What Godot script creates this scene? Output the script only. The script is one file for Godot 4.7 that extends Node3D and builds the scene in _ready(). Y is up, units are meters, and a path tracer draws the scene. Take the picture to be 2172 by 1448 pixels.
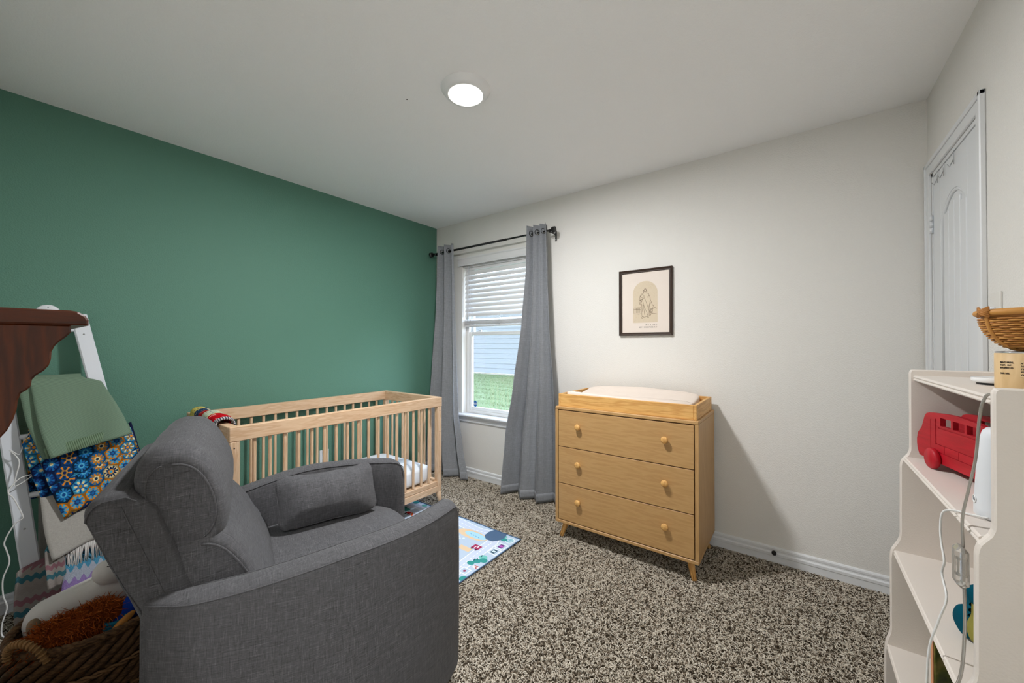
extends Node3D
# A nursery: green accent wall, crib, recliner, dresser with changing tray, window with curtains, white stepped bookshelf.
# x runs along the window wall, z towards the camera, y up; the corner of the green wall and the window wall is the origin.

const CEIL := 2.44
const ROOM_X := 3.4775
const ROOM_Z := 2.80
const LAMP_ENERGY := 4.2
const HALL_ENERGY := 5.0
var M := {}
var names := {}
var rng := RandomNumberGenerator.new()


func _ready() -> void:
	rng.seed = 7
	# ---- camera
	var cam := Camera3D.new()
	cam.name = "camera"
	cam.position = Vector3(2.9686, 1.2491, 2.6841)
	cam.rotation = Vector3(0.00847, 0.64092, 0.0)
	cam.fov = 83.45
	cam.near = 0.02
	cam.far = 200.0
	add_child(cam)
	cam.current = true
	# ---- sky and exposure
	var env := Environment.new()
	env.tonemap_mode = Environment.TONE_MAPPER_LINEAR
	env.tonemap_exposure = 1.12
	var sky_mat := ProceduralSkyMaterial.new()
	sky_mat.sky_top_color = Color(0.68, 0.77, 0.89)
	sky_mat.sky_horizon_color = Color(0.92, 0.94, 0.96)
	sky_mat.ground_bottom_color = Color(0.35, 0.38, 0.33)
	sky_mat.ground_horizon_color = Color(0.6, 0.63, 0.6)
	sky_mat.energy_multiplier = 13.0
	var sky := Sky.new()
	sky.sky_material = sky_mat
	env.background_mode = Environment.BG_SKY
	env.sky = sky
	env.sdfgi_enabled = true
	env.ssao_enabled = true
	env.ssil_enabled = true
	var we := WorldEnvironment.new()
	we.name = "world_environment"
	we.environment = env
	add_child(we)

	make_materials()
	build_room()
	build_ceiling_lamp()
	build_hall()
	build_outside()
	build_window()
	build_curtains()
	build_door()
	build_crib()
	build_dresser()
	build_picture()
	build_rug()
	build_recliner()
	build_ladder()
	build_toy_basket()
	build_wall_shelf()
	build_bookshelf()
	build_small_fixtures()
	build_carpet_pile()


# ------------------------------------------------------------------ scene helpers
func numbered(n: String) -> String:
	var k: int = names.get(n, 0)
	names[n] = k + 1
	return n if k == 0 else "%s_%03d" % [n, k]


func tag(o: Node3D, label: String, category: String, group := "") -> Node3D:
	o.set_meta("label", label)
	o.set_meta("category", category)
	if group != "":
		o.set_meta("group", group)
	return o


func thing(called: String, label: String, category: String, at := Vector3.ZERO, turn := 0.0, group := "") -> Node3D:
	var o := Node3D.new()
	o.name = numbered(called)
	add_child(o)
	o.position = at
	o.rotation.y = turn
	return tag(o, label, category, group)


func obj(called: String, mesh: Mesh, material: Material, parent: Node3D = null, at := Vector3.ZERO, rot := Vector3.ZERO) -> MeshInstance3D:
	var o := MeshInstance3D.new()
	o.name = numbered(called) if parent == null else called
	o.mesh = mesh
	o.material_override = material
	(self if parent == null else parent).add_child(o, true)
	o.position = at
	o.rotation_degrees = rot
	return o


func struct(called: String, mesh: Mesh, material: Material, at := Vector3.ZERO) -> MeshInstance3D:
	var o := obj(called, mesh, material, null, at)
	o.set_meta("kind", "structure")
	return o


# ------------------------------------------------------------------ mesh helpers
# Corners are given counter-clockwise as seen from outside and turned round here, since Godot's front faces run clockwise.
class B:
	var st := SurfaceTool.new()
	func _init(smooth := false) -> void:
		st.begin(Mesh.PRIMITIVE_TRIANGLES)
		st.set_smooth_group(0 if smooth else -1)
	func smooth(group: int) -> B:
		st.set_smooth_group(group)
		return self
	func color(c: Color) -> B:
		st.set_color(c)
		return self
	func v(p: Vector3, uv := Vector2.ZERO) -> void:
		st.set_uv(uv)
		st.add_vertex(p)
	func tri(a: Vector3, b: Vector3, c: Vector3) -> void:
		v(a); v(c); v(b)
	func quad(a: Vector3, b: Vector3, c: Vector3, d: Vector3) -> void:
		tri(a, b, c); tri(a, c, d)
	func quad_uv(a: Vector3, b: Vector3, c: Vector3, d: Vector3, ua: Vector2, ub: Vector2, uc: Vector2, ud: Vector2) -> void:
		v(a, ua); v(c, uc); v(b, ub)
		v(a, ua); v(d, ud); v(c, uc)
	func done() -> ArrayMesh:
		st.generate_normals()
		return st.commit()
	# box with chamfered edges
	func box(c: Vector3, s: Vector3, r := 0.002, t := Basis.IDENTITY) -> B:
		var h := s / 2.0
		r = minf(r, minf(h.x, minf(h.y, h.z)) * 0.98)
		var p := {}
		for i in 8:
			var g := Vector3(1 if i & 1 else -1, 1 if i & 2 else -1, 1 if i & 4 else -1)
			var o := g * h
			p[i * 3] = c + t * (o - Vector3(0, g.y, g.z) * r)
			p[i * 3 + 1] = c + t * (o - Vector3(g.x, 0, g.z) * r)
			p[i * 3 + 2] = c + t * (o - Vector3(g.x, g.y, 0) * r)
		var face := func(i0: int, i1: int, i2: int, i3: int, k: int) -> void: quad(p[i0 * 3 + k], p[i1 * 3 + k], p[i2 * 3 + k], p[i3 * 3 + k])
		face.call(1, 3, 7, 5, 0)
		face.call(0, 4, 6, 2, 0)
		face.call(2, 6, 7, 3, 1)
		face.call(0, 1, 5, 4, 1)
		face.call(4, 5, 7, 6, 2)
		face.call(0, 2, 3, 1, 2)
		if r > 0.0:
			for e in [[0, 1, 1, 2], [2, 3, 1, 2], [4, 5, 1, 2], [6, 7, 1, 2], [0, 2, 0, 2], [1, 3, 0, 2], [4, 6, 0, 2], [5, 7, 0, 2], [0, 4, 0, 1], [1, 5, 0, 1], [2, 6, 0, 1], [3, 7, 0, 1]]:
				var q := [p[e[0] * 3 + e[2]], p[e[1] * 3 + e[2]], p[e[1] * 3 + e[3]], p[e[0] * 3 + e[3]]]
				if (q[1] - q[0]).cross(q[3] - q[0]).dot((q[0] + q[2]) / 2.0 - c) > 0:
					quad(q[0], q[1], q[2], q[3])
				else:
					quad(q[3], q[2], q[1], q[0])
			for i in 8:
				var q := [p[i * 3], p[i * 3 + 1], p[i * 3 + 2]]
				if (q[1] - q[0]).cross(q[2] - q[0]).dot(q[0] - c) > 0:
					tri(q[0], q[1], q[2])
				else:
					tri(q[0], q[2], q[1])
		return self
	# grid of nu x nv cells over f(u, v); f gives points such that du x dv points outwards
	func grid(f: Callable, nu: int, nv: int, uv_scale := Vector2.ONE) -> B:
		var pts := []
		for j in nv + 1:
			var row := PackedVector3Array()
			for i in nu + 1:
				row.append(f.call(float(i) / nu, float(j) / nv))
			pts.append(row)
		for j in nv:
			for i in nu:
				var u0 := float(i) / nu * uv_scale.x
				var u1 := float(i + 1) / nu * uv_scale.x
				var v0 := float(j) / nv * uv_scale.y
				var v1 := float(j + 1) / nv * uv_scale.y
				quad_uv(pts[j][i], pts[j][i + 1], pts[j + 1][i + 1], pts[j + 1][i], Vector2(u0, v0), Vector2(u1, v0), Vector2(u1, v1), Vector2(u0, v1))
		return self
	# cloth with thickness: a front, a back and the four rims
	func sheet(f: Callable, nu: int, nv: int, thick: float, uv_scale := Vector2.ONE, hole = null) -> B:
		var pts := []
		for j in nv + 1:
			var row := PackedVector3Array()
			for i in nu + 1:
				row.append(f.call(float(i) / nu, float(j) / nv))
			pts.append(row)
		var fr := []
		var bk := []
		for j in nv + 1:
			var a := PackedVector3Array()
			var b := PackedVector3Array()
			for i in nu + 1:
				var du: Vector3 = pts[j][mini(i + 1, nu)] - pts[j][maxi(i - 1, 0)]
				var dv: Vector3 = pts[mini(j + 1, nv)][i] - pts[maxi(j - 1, 0)][i]
				var n := du.cross(dv).normalized() * thick / 2.0
				a.append(pts[j][i] + n)
				b.append(pts[j][i] - n)
			fr.append(a)
			bk.append(b)
		for j in nv:
			for i in nu:
				if hole != null and hole.call((pts[j][i] + pts[j + 1][i + 1]) / 2.0):
					continue
				var q0 := Vector2(float(i) / nu, float(j) / nv) * uv_scale
				var q1 := Vector2(float(i + 1) / nu, float(j + 1) / nv) * uv_scale
				var q10 := Vector2(q1.x, q0.y)
				var q01 := Vector2(q0.x, q1.y)
				quad_uv(fr[j][i], fr[j][i + 1], fr[j + 1][i + 1], fr[j + 1][i], q0, q10, q1, q01)
				quad_uv(bk[j][i], bk[j + 1][i], bk[j + 1][i + 1], bk[j][i + 1], q0, q01, q1, q10)
		for i in nu:
			var u0 := Vector2(float(i) / nu * uv_scale.x, 0)
			var u1 := Vector2(float(i + 1) / nu * uv_scale.x, 0)
			quad_uv(bk[0][i], bk[0][i + 1], fr[0][i + 1], fr[0][i], u0, u1, u1, u0)
			u0.y = uv_scale.y; u1.y = uv_scale.y
			quad_uv(fr[nv][i], fr[nv][i + 1], bk[nv][i + 1], bk[nv][i], u0, u1, u1, u0)
		for j in nv:
			var v0 := Vector2(0, float(j) / nv * uv_scale.y)
			var v1 := Vector2(0, float(j + 1) / nv * uv_scale.y)
			quad_uv(bk[j][0], fr[j][0], fr[j + 1][0], bk[j + 1][0], v0, v0, v1, v1)
			v0.x = uv_scale.x; v1.x = uv_scale.x
			quad_uv(fr[j][nu], bk[j][nu], bk[j + 1][nu], fr[j + 1][nu], v0, v0, v1, v1)
		return self
	# profile points are (radius, height), from bottom to top
	func lathe(profile: Array, seg := 24, c := Vector3.ZERO, t := Basis.IDENTITY) -> B:
		for j in profile.size() - 1:
			for i in seg:
				var a0 := TAU * i / seg
				var a1 := TAU * (i + 1) / seg
				var lo: Vector2 = profile[j]
				var hi: Vector2 = profile[j + 1]
				var p := [Vector3(cos(a0) * lo.x, lo.y, -sin(a0) * lo.x), Vector3(cos(a1) * lo.x, lo.y, -sin(a1) * lo.x), Vector3(cos(a1) * hi.x, hi.y, -sin(a1) * hi.x), Vector3(cos(a0) * hi.x, hi.y, -sin(a0) * hi.x)]
				var u0 := Vector2(float(i) / seg, float(j) / (profile.size() - 1))
				var u1 := Vector2(float(i + 1) / seg, float(j + 1) / (profile.size() - 1))
				for k in 4:
					p[k] = c + t * p[k]
				if lo.x < 1e-6:
					v(p[0], u0); v(p[3], Vector2(u0.x, u1.y)); v(p[2], u1)
				elif hi.x < 1e-6:
					v(p[0], u0); v(p[2], u1); v(p[1], Vector2(u1.x, u0.y))
				else:
					quad_uv(p[0], p[1], p[2], p[3], u0, Vector2(u1.x, u0.y), u1, Vector2(u0.x, u1.y))
		return self
	func tube(pts: Array, radius, sides := 8, caps := true, squash := 1.0) -> B:
		var n := pts.size()
		var rings := []
		var up := Vector3.UP
		var t0: Vector3 = (pts[1] - pts[0]).normalized()
		if absf(t0.dot(up)) > 0.9:
			up = Vector3.RIGHT
		var side := t0.cross(up).normalized()
		for k in n:
			var t: Vector3 = (pts[mini(k + 1, n - 1)] - pts[maxi(k - 1, 0)]).normalized()
			side = (side - t * side.dot(t)).normalized()
			var other := t.cross(side)
			var r: float = radius[k] if radius is Array else radius
			var ring := PackedVector3Array()
			for i in sides:
				var a := TAU * i / sides
				ring.append(pts[k] + (side * cos(a) + other * sin(a) * squash) * r)
			rings.append(ring)
		for k in n - 1:
			for i in sides:
				var i2 := (i + 1) % sides
				quad_uv(rings[k][i], rings[k][i2], rings[k + 1][i2], rings[k + 1][i], Vector2(float(i) / sides, k), Vector2(float(i + 1) / sides, k), Vector2(float(i + 1) / sides, k + 1), Vector2(float(i) / sides, k + 1))
		if caps:
			for i in range(1, sides - 1):
				tri(rings[0][0], rings[0][i + 1], rings[0][i])
				tri(rings[n - 1][0], rings[n - 1][i], rings[n - 1][i + 1])
		return self
	# polygon in (x, y), counter-clockwise seen from +z, pushed from z = -d/2 to d/2 with a chamfer r; t places it
	func prism(poly: PackedVector2Array, d: float, r := 0.0, t := Transform3D.IDENTITY) -> B:
		var n := poly.size()
		if Geometry2D.is_polygon_clockwise(poly):
			poly.reverse()
		var area := 0.0
		for i in n:
			area += poly[i].cross(poly[(i + 1) % n])
		if area < 0:
			poly.reverse()
		var inner := PackedVector2Array()
		for i in n:
			var a := (poly[i] - poly[(i + n - 1) % n]).normalized()
			var b := (poly[(i + 1) % n] - poly[i]).normalized()
			var m := Vector2(-a.y, a.x) + Vector2(-b.y, b.x)
			inner.append(poly[i] + m / maxf(m.length_squared() / 2.0, 0.3) * r)
		var h := d / 2.0
		var at := func(q: Vector2, z: float) -> Vector3: return t * Vector3(q.x, q.y, z)
		var index := Geometry2D.triangulate_polygon(inner)
		for k in range(0, index.size(), 3):
			var a: Vector2 = inner[index[k]]
			var b: Vector2 = inner[index[k + 1]]
			var c: Vector2 = inner[index[k + 2]]
			if (b - a).cross(c - a) < 0:
				var sw := b
				b = c
				c = sw
			tri(at.call(a, h), at.call(b, h), at.call(c, h))
			tri(at.call(a, -h), at.call(c, -h), at.call(b, -h))
		for i in n:
			var j := (i + 1) % n
			quad(at.call(poly[i], -h + r), at.call(poly[j], -h + r), at.call(poly[j], h - r), at.call(poly[i], h - r))
			if r > 0:
				quad(at.call(poly[i], h - r), at.call(poly[j], h - r), at.call(inner[j], h), at.call(inner[i], h))
				quad(at.call(inner[i], -h), at.call(inner[j], -h), at.call(poly[j], -h + r), at.call(poly[i], -h + r))
		return self
	# cushion: a superellipsoid; e1 rounds it seen from the side, e2 seen from above (1 = ball, near 0 = box); bend moves its points
	func pillow(c: Vector3, half: Vector3, e1 := 0.5, e2 := 0.4, nu := 28, nv := 16, bend = null, t := Basis.IDENTITY) -> B:
		var pw := func(x: float, e: float) -> float: return signf(x) * pow(absf(x), e)
		var f := func(u: float, w: float) -> Vector3:
			var lo := TAU * u
			var la := PI * (w - 0.5)
			var cl: float = pw.call(cos(la), e1)
			var p := Vector3(half.x * cl * pw.call(cos(lo), e2), half.y * pw.call(sin(la), e1), -half.z * cl * pw.call(sin(lo), e2))
			if bend != null:
				p = bend.call(p)
			return c + t * p
		return grid(f, nu, nv, Vector2(2, 1))


func one_box(s: Vector3, r := 0.002, c := Vector3.ZERO) -> ArrayMesh:
	var key := "box %s %s %s" % [s, r, c]
	if not M.has(key):
		M[key] = B.new().box(c, s, r).done()
	return M[key]


# smooth points through a list
func curve(pts: Array, n: int) -> Array:
	var c := Curve3D.new()
	for i in pts.size():
		var tan: Vector3 = (pts[mini(i + 1, pts.size() - 1)] - pts[maxi(i - 1, 0)]) / 6.0
		c.add_point(pts[i], -tan, tan)
	var out := []
	for i in n + 1:
		out.append(c.sample(minf(float(i) / n * (pts.size() - 1), pts.size() - 1.0001), fmod(float(i) / n * (pts.size() - 1), 1.0)) if i < n else pts[-1])
	return out


# value between listed (key, value) pairs, smoothly
func lerp_table(table: Array, x: float) -> float:
	if x <= table[0][0]:
		return table[0][1]
	for i in table.size() - 1:
		if x <= table[i + 1][0]:
			return lerpf(table[i][1], table[i + 1][1], smooth_mid((x - table[i][0]) / (table[i + 1][0] - table[i][0])))
	return table[-1][1]


func smooth_mid(t: float) -> float:
	return t * 0.6 + 0.4 * t * t * (3.0 - 2.0 * t)


# body made of tapered capsules [a, b, ra, rb] joined softly, meshed as surface nets
func blob(bones: Array, cell: float, soft := 0.02) -> ArrayMesh:
	var lo := Vector3.INF
	var hi := -Vector3.INF
	for b in bones:
		var r: float = maxf(b[2], b[3]) + soft + cell * 2
		lo = lo.min(b[0] - Vector3.ONE * r).min(b[1] - Vector3.ONE * r)
		hi = hi.max(b[0] + Vector3.ONE * r).max(b[1] + Vector3.ONE * r)
	var n := Vector3i(((hi - lo) / cell).ceil()) + Vector3i.ONE
	var field := PackedFloat32Array()
	field.resize(n.x * n.y * n.z)
	for k in n.z:
		for j in n.y:
			for i in n.x:
				var p := lo + Vector3(i, j, k) * cell
				var d := 1e3
				for b in bones:
					var ab: Vector3 = b[1] - b[0]
					var t := clampf((p - b[0]).dot(ab) / maxf(ab.length_squared(), 1e-9), 0, 1)
					var e: float = (p - b[0] - ab * t).length() - lerpf(b[2], b[3], t)
					var h := clampf(0.5 + 0.5 * (d - e) / soft, 0, 1)
					d = lerpf(d, e, h) - soft * h * (1 - h)
				field[(k * n.y + j) * n.x + i] = d
	var vert := {}
	var st := B.new(true)
	for k in n.z - 1:
		for j in n.y - 1:
			for i in n.x - 1:
				var sum := Vector3.ZERO
				var cnt := 0
				var at := (k * n.y + j) * n.x + i
				var s := [0, 1, n.x, n.x + 1, n.x * n.y, n.x * n.y + 1, n.x * n.y + n.x, n.x * n.y + n.x + 1]
				var neg := 0
				for m in 8:
					if field[at + s[m]] < 0:
						neg += 1
				if neg == 0 or neg == 8:
					continue
				for e in [[0, 1], [2, 3], [4, 5], [6, 7], [0, 2], [1, 3], [4, 6], [5, 7], [0, 4], [1, 5], [2, 6], [3, 7]]:
					var fa: float = field[at + s[e[0]]]
					var fb: float = field[at + s[e[1]]]
					if (fa < 0) != (fb < 0):
						var t := fa / (fa - fb)
						var pa := Vector3(e[0] & 1, (e[0] >> 1) & 1, e[0] >> 2)
						var pb := Vector3(e[1] & 1, (e[1] >> 1) & 1, e[1] >> 2)
						sum += pa.lerp(pb, t)
						cnt += 1
				vert[at] = lo + (Vector3(i, j, k) + sum / cnt) * cell
	var sx := 1
	var sy := n.x
	var sz := n.x * n.y
	for k in range(1, n.z - 1):
		for j in range(1, n.y - 1):
			for i in range(1, n.x - 1):
				var at := (k * n.y + j) * n.x + i
				var f0: float = field[at]
				for ax in 3:
					var step: int = [sx, sy, sz][ax]
					var f1: float = field[at + step]
					if (f0 < 0) == (f1 < 0):
						continue
					var p: int = [sy, sz, sx][ax]
					var q: int = [sz, sx, sy][ax]
					var c := [at - p - q, at - q, at, at - p]
					if not (vert.has(c[0]) and vert.has(c[1]) and vert.has(c[2]) and vert.has(c[3])):
						continue
					if f0 < 0:
						st.quad(vert[c[0]], vert[c[1]], vert[c[2]], vert[c[3]])
					else:
						st.quad(vert[c[0]], vert[c[3]], vert[c[2]], vert[c[1]])
	return st.done()


# ------------------------------------------------------------------ pictures computed into textures
func paint(w: int, h: int, f: Callable) -> ImageTexture:
	var data := PackedByteArray()
	data.resize(w * h * 3)
	for y in h:
		for x in w:
			var c: Color = f.call(x, y)
			var at := (y * w + x) * 3
			data[at] = clampi(int(c.r * 255.0), 0, 255)
			data[at + 1] = clampi(int(c.g * 255.0), 0, 255)
			data[at + 2] = clampi(int(c.b * 255.0), 0, 255)
	return ImageTexture.create_from_image(Image.create_from_data(w, h, false, Image.FORMAT_RGB8, data))


func disc(im: Image, x: float, y: float, r: float, c: Color, ry := -1.0) -> void:
	if ry < 0:
		ry = r
	for j in range(maxi(int(y - ry), 0), mini(int(y + ry) + 2, im.get_height())):
		for i in range(maxi(int(x - r), 0), mini(int(x + r) + 2, im.get_width())):
			if pow((i - x) / r, 2) + pow((j - y) / ry, 2) <= 1.0:
				im.set_pixel(i, j, c)


func stroke(im: Image, pts: Array, r: float, c: Color) -> void:
	for k in pts.size() - 1:
		var a: Vector2 = pts[k]
		var b: Vector2 = pts[k + 1]
		var n := maxi(int(a.distance_to(b) / maxf(r * 0.5, 0.5)), 1)
		for i in n + 1:
			var p := a.lerp(b, float(i) / n)
			disc(im, p.x, p.y, r, c)


func noise_tex(freq: float, ramp: Array, size := 512, octaves := 4, kind := FastNoiseLite.TYPE_SIMPLEX_SMOOTH, seed_ := 1) -> NoiseTexture2D:
	var n := FastNoiseLite.new()
	n.noise_type = kind
	n.frequency = freq
	n.seed = seed_
	n.fractal_octaves = octaves
	var t := NoiseTexture2D.new()
	t.width = size
	t.height = size
	t.seamless = true
	t.noise = n
	if ramp.size():
		var g := Gradient.new()
		g.offsets = PackedFloat32Array(ramp.map(func(e): return e[0]))
		g.colors = PackedColorArray(ramp.map(func(e): return e[1]))
		t.color_ramp = g
	return t


func rgb(r: int, g: int, b: int) -> Color:
	return Color(r / 255.0, g / 255.0, b / 255.0)


func mat(called: String, c: Color, rough := 0.8, spec := 0.5) -> StandardMaterial3D:
	var m := StandardMaterial3D.new()
	m.resource_name = called
	m.albedo_color = c
	m.roughness = rough
	m.metallic_specular = spec
	M[called] = m
	return m


func tri_map(m: StandardMaterial3D, s: Vector3, world := true) -> StandardMaterial3D:
	m.uv1_triplanar = true
	m.uv1_world_triplanar = world
	m.uv1_scale = s
	return m


func relief(m: StandardMaterial3D, t: Texture2D, depth_cm: float) -> StandardMaterial3D:
	m.heightmap_enabled = true
	m.heightmap_texture = t
	m.heightmap_scale = depth_cm
	return m


# ------------------------------------------------------------------ materials
func make_materials() -> void:
	var peel := noise_tex(0.045, [], 512, 3, FastNoiseLite.TYPE_SIMPLEX_SMOOTH, 3)
	var fine := noise_tex(0.09, [], 512, 3, FastNoiseLite.TYPE_SIMPLEX, 5)
	M["peel"] = peel
	M["fine"] = fine
	# paint with orange-peel texture
	relief(tri_map(mat("wall_paint", rgb(228, 225, 219), 0.75, 0.4), Vector3.ONE * 5.0), peel, 0.10)
	relief(tri_map(mat("ceiling_paint", rgb(246, 245, 243), 0.9, 0.3), Vector3.ONE * 4.0), peel, 0.10)
	relief(tri_map(mat("green_paint", rgb(92, 136, 118), 0.62, 0.45), Vector3.ONE * 5.0), peel, 0.12)
	mat("hall_floor", rgb(206, 196, 180), 0.6, 0.4)
	mat("trim_white", rgb(226, 227, 228), 0.35, 0.5)
	mat("door_white", rgb(224, 226, 228), 0.42, 0.5)
	mat("vinyl_white", rgb(232, 232, 230), 0.35, 0.5)
	mat("blind_white", rgb(226, 225, 224), 0.45, 0.5)
	mat("cord_white", rgb(230, 230, 228), 0.6, 0.4)
	mat("black_metal", rgb(18, 17, 17), 0.4, 0.5)
	mat("black_rubber", rgb(28, 28, 30), 0.7, 0.4)
	var chrome := mat("steel", rgb(190, 190, 192), 0.3)
	chrome.metallic = 1.0
	var glass := mat("pane_glass", Color(1, 1, 1, 0.04), 0.02)
	glass.transparency = BaseMaterial3D.TRANSPARENCY_ALPHA
	var lens := mat("lamp_lens", rgb(255, 252, 245), 0.6)
	lens.emission_enabled = true
	lens.emission = rgb(255, 250, 240)
	lens.emission_energy_multiplier = 2.2

	# woods: noise stretched along the grain; x, y, z name the direction of the grain
	wood("pine", [[0.0, rgb(202, 164, 128)], [0.42, rgb(220, 188, 154)], [0.62, rgb(204, 166, 130)], [0.8, rgb(226, 196, 164)], [1.0, rgb(184, 142, 106)]], 0.55, 11)
	wood("honey", [[0.0, rgb(178, 138, 86)], [0.45, rgb(194, 154, 102)], [0.7, rgb(182, 141, 90)], [1.0, rgb(200, 160, 108)]], 0.45, 12)
	wood("knotty", [[0.0, rgb(206, 152, 84)], [0.4, rgb(226, 178, 108)], [0.6, rgb(205, 150, 82)], [0.8, rgb(228, 180, 112)], [1.0, rgb(188, 130, 66)]], 0.5, 13)
	wood("mahogany", [[0.0, rgb(44, 17, 5)], [0.4, rgb(86, 38, 11)], [0.65, rgb(62, 25, 7)], [1.0, rgb(104, 50, 16)]], 0.35, 14)
	wood("red_stain", [[0.0, rgb(150, 8, 24)], [0.5, rgb(186, 18, 38)], [0.75, rgb(168, 10, 30)], [1.0, rgb(196, 30, 48)]], 0.5, 15)
	wood("bamboo", [[0.0, rgb(206, 172, 124)], [0.5, rgb(222, 190, 142)], [1.0, rgb(198, 162, 112)]], 0.5, 16)

	# heathered upholstery and curtain cloth
	var weave := weave_tex(512, 0.60, 0.40, 21)
	var weave2 := weave_tex(512, 0.66, 0.26, 22)
	M["weave"] = weave
	M["weave2"] = weave2
	var chair := tri_map(mat("grey_upholstery", rgb(138, 137, 140), 0.95, 0.25), Vector3.ONE * 3.2, false)
	chair.albedo_texture = weave
	relief(chair, weave, 0.05)
	chair.rim_enabled = true
	chair.rim = 0.25
	# piping and seams are of the same cloth
	M["welt_grey"] = chair
	M["stitch_grey"] = chair
	var curt := tri_map(mat("curtain_cloth", rgb(214, 217, 222), 0.95, 0.2), Vector3.ONE * 3.0, false)
	curt.albedo_texture = weave2
	curt.backlight_enabled = true
	curt.backlight = Color(0.12, 0.12, 0.13)

	relief(tri_map(mat("sheet_white", rgb(226, 230, 234), 0.9, 0.3), Vector3.ONE * 6.0, false), fine, 0.02)
	relief(tri_map(mat("pad_beige", rgb(226, 212, 200), 0.9, 0.3), Vector3.ONE * 8.0, false), weave2, 0.02)
	mat("shelf_paint", rgb(226, 217, 208), 0.5, 0.5)
	relief(tri_map(M["shelf_paint"], Vector3(3, 3, 10)), fine, 0.02)
	mat("ladder_paint", rgb(222, 226, 232), 0.5, 0.5)
	mat("plastic_white", rgb(228, 231, 235), 0.35, 0.5)
	mat("plastic_grey", rgb(120, 122, 126), 0.5, 0.5)
	mat("ceramic_white", rgb(238, 238, 238), 0.08, 0.6)
	mat("dark_bottom", rgb(30, 30, 32), 0.6)
	var clear := mat("clear_vinyl", Color(0.93, 0.92, 0.9, 0.18), 0.08)
	clear.refraction_enabled = true
	clear.refraction_scale = 0.045
	mat("copper_wire", rgb(190, 186, 178), 0.35).metallic = 0.9
	mat("ink", rgb(34, 30, 28), 0.9)
	mat("print_white", rgb(236, 238, 240), 0.7)
	mat("sticker_blue", rgb(22, 92, 156), 0.4)


func wood(called: String, ramp: Array, rough: float, seed_: int) -> void:
	var t := noise_tex(0.012, ramp, 512, 5, FastNoiseLite.TYPE_SIMPLEX_SMOOTH, seed_)
	var n: FastNoiseLite = t.noise
	n.domain_warp_enabled = true
	n.domain_warp_amplitude = 18.0
	n.domain_warp_frequency = 0.012
	for ax in 3:
		var s := Vector3.ONE * 4.0
		s[ax] = 0.45
		var m := tri_map(mat(called + "_" + "xyz"[ax], Color.WHITE, rough, 0.45), s)
		m.albedo_texture = t
		m.uv1_triplanar_sharpness = 8.0


# threads of different greys crossing: short streaks along both directions
func weave_tex(n: int, base: float, depth: float, seed_: int) -> ImageTexture:
	var r := RandomNumberGenerator.new()
	r.seed = seed_
	var a := PackedFloat32Array()
	a.resize(n * n)
	a.fill(base)
	for k in n * 14:
		var x := r.randi() % n
		var y := r.randi() % n
		var len := 8 + r.randi() % 40
		var d := (r.randf() - 0.46) * depth
		var across := r.randf() < 0.55
		for i in len:
			var at := (y * n + (x + i) % n) if across else (((y + i) % n) * n + x)
			a[at] += d * 0.75
	var data := PackedByteArray()
	data.resize(n * n * 3)
	for i in n * n:
		var v := a[i] + (0.05 if (i % n + i / n) % 2 == 0 else -0.05)
		var c := clampi(int(v * 255.0), 20, 250)
		data[i * 3] = c
		data[i * 3 + 1] = c
		data[i * 3 + 2] = c
	return ImageTexture.create_from_image(Image.create_from_data(n, n, false, Image.FORMAT_RGB8, data))


# ------------------------------------------------------------------ the room
const WIN_L := 0.362
const WIN_R := 1.276
const WIN_B := 0.590
const WIN_T := 2.05
const DOOR_L := 0.066
const DOOR_R := 0.660
const DOOR_T := 2.050
const HALL_L := 2.50
const HALL_R := 3.38

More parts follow.
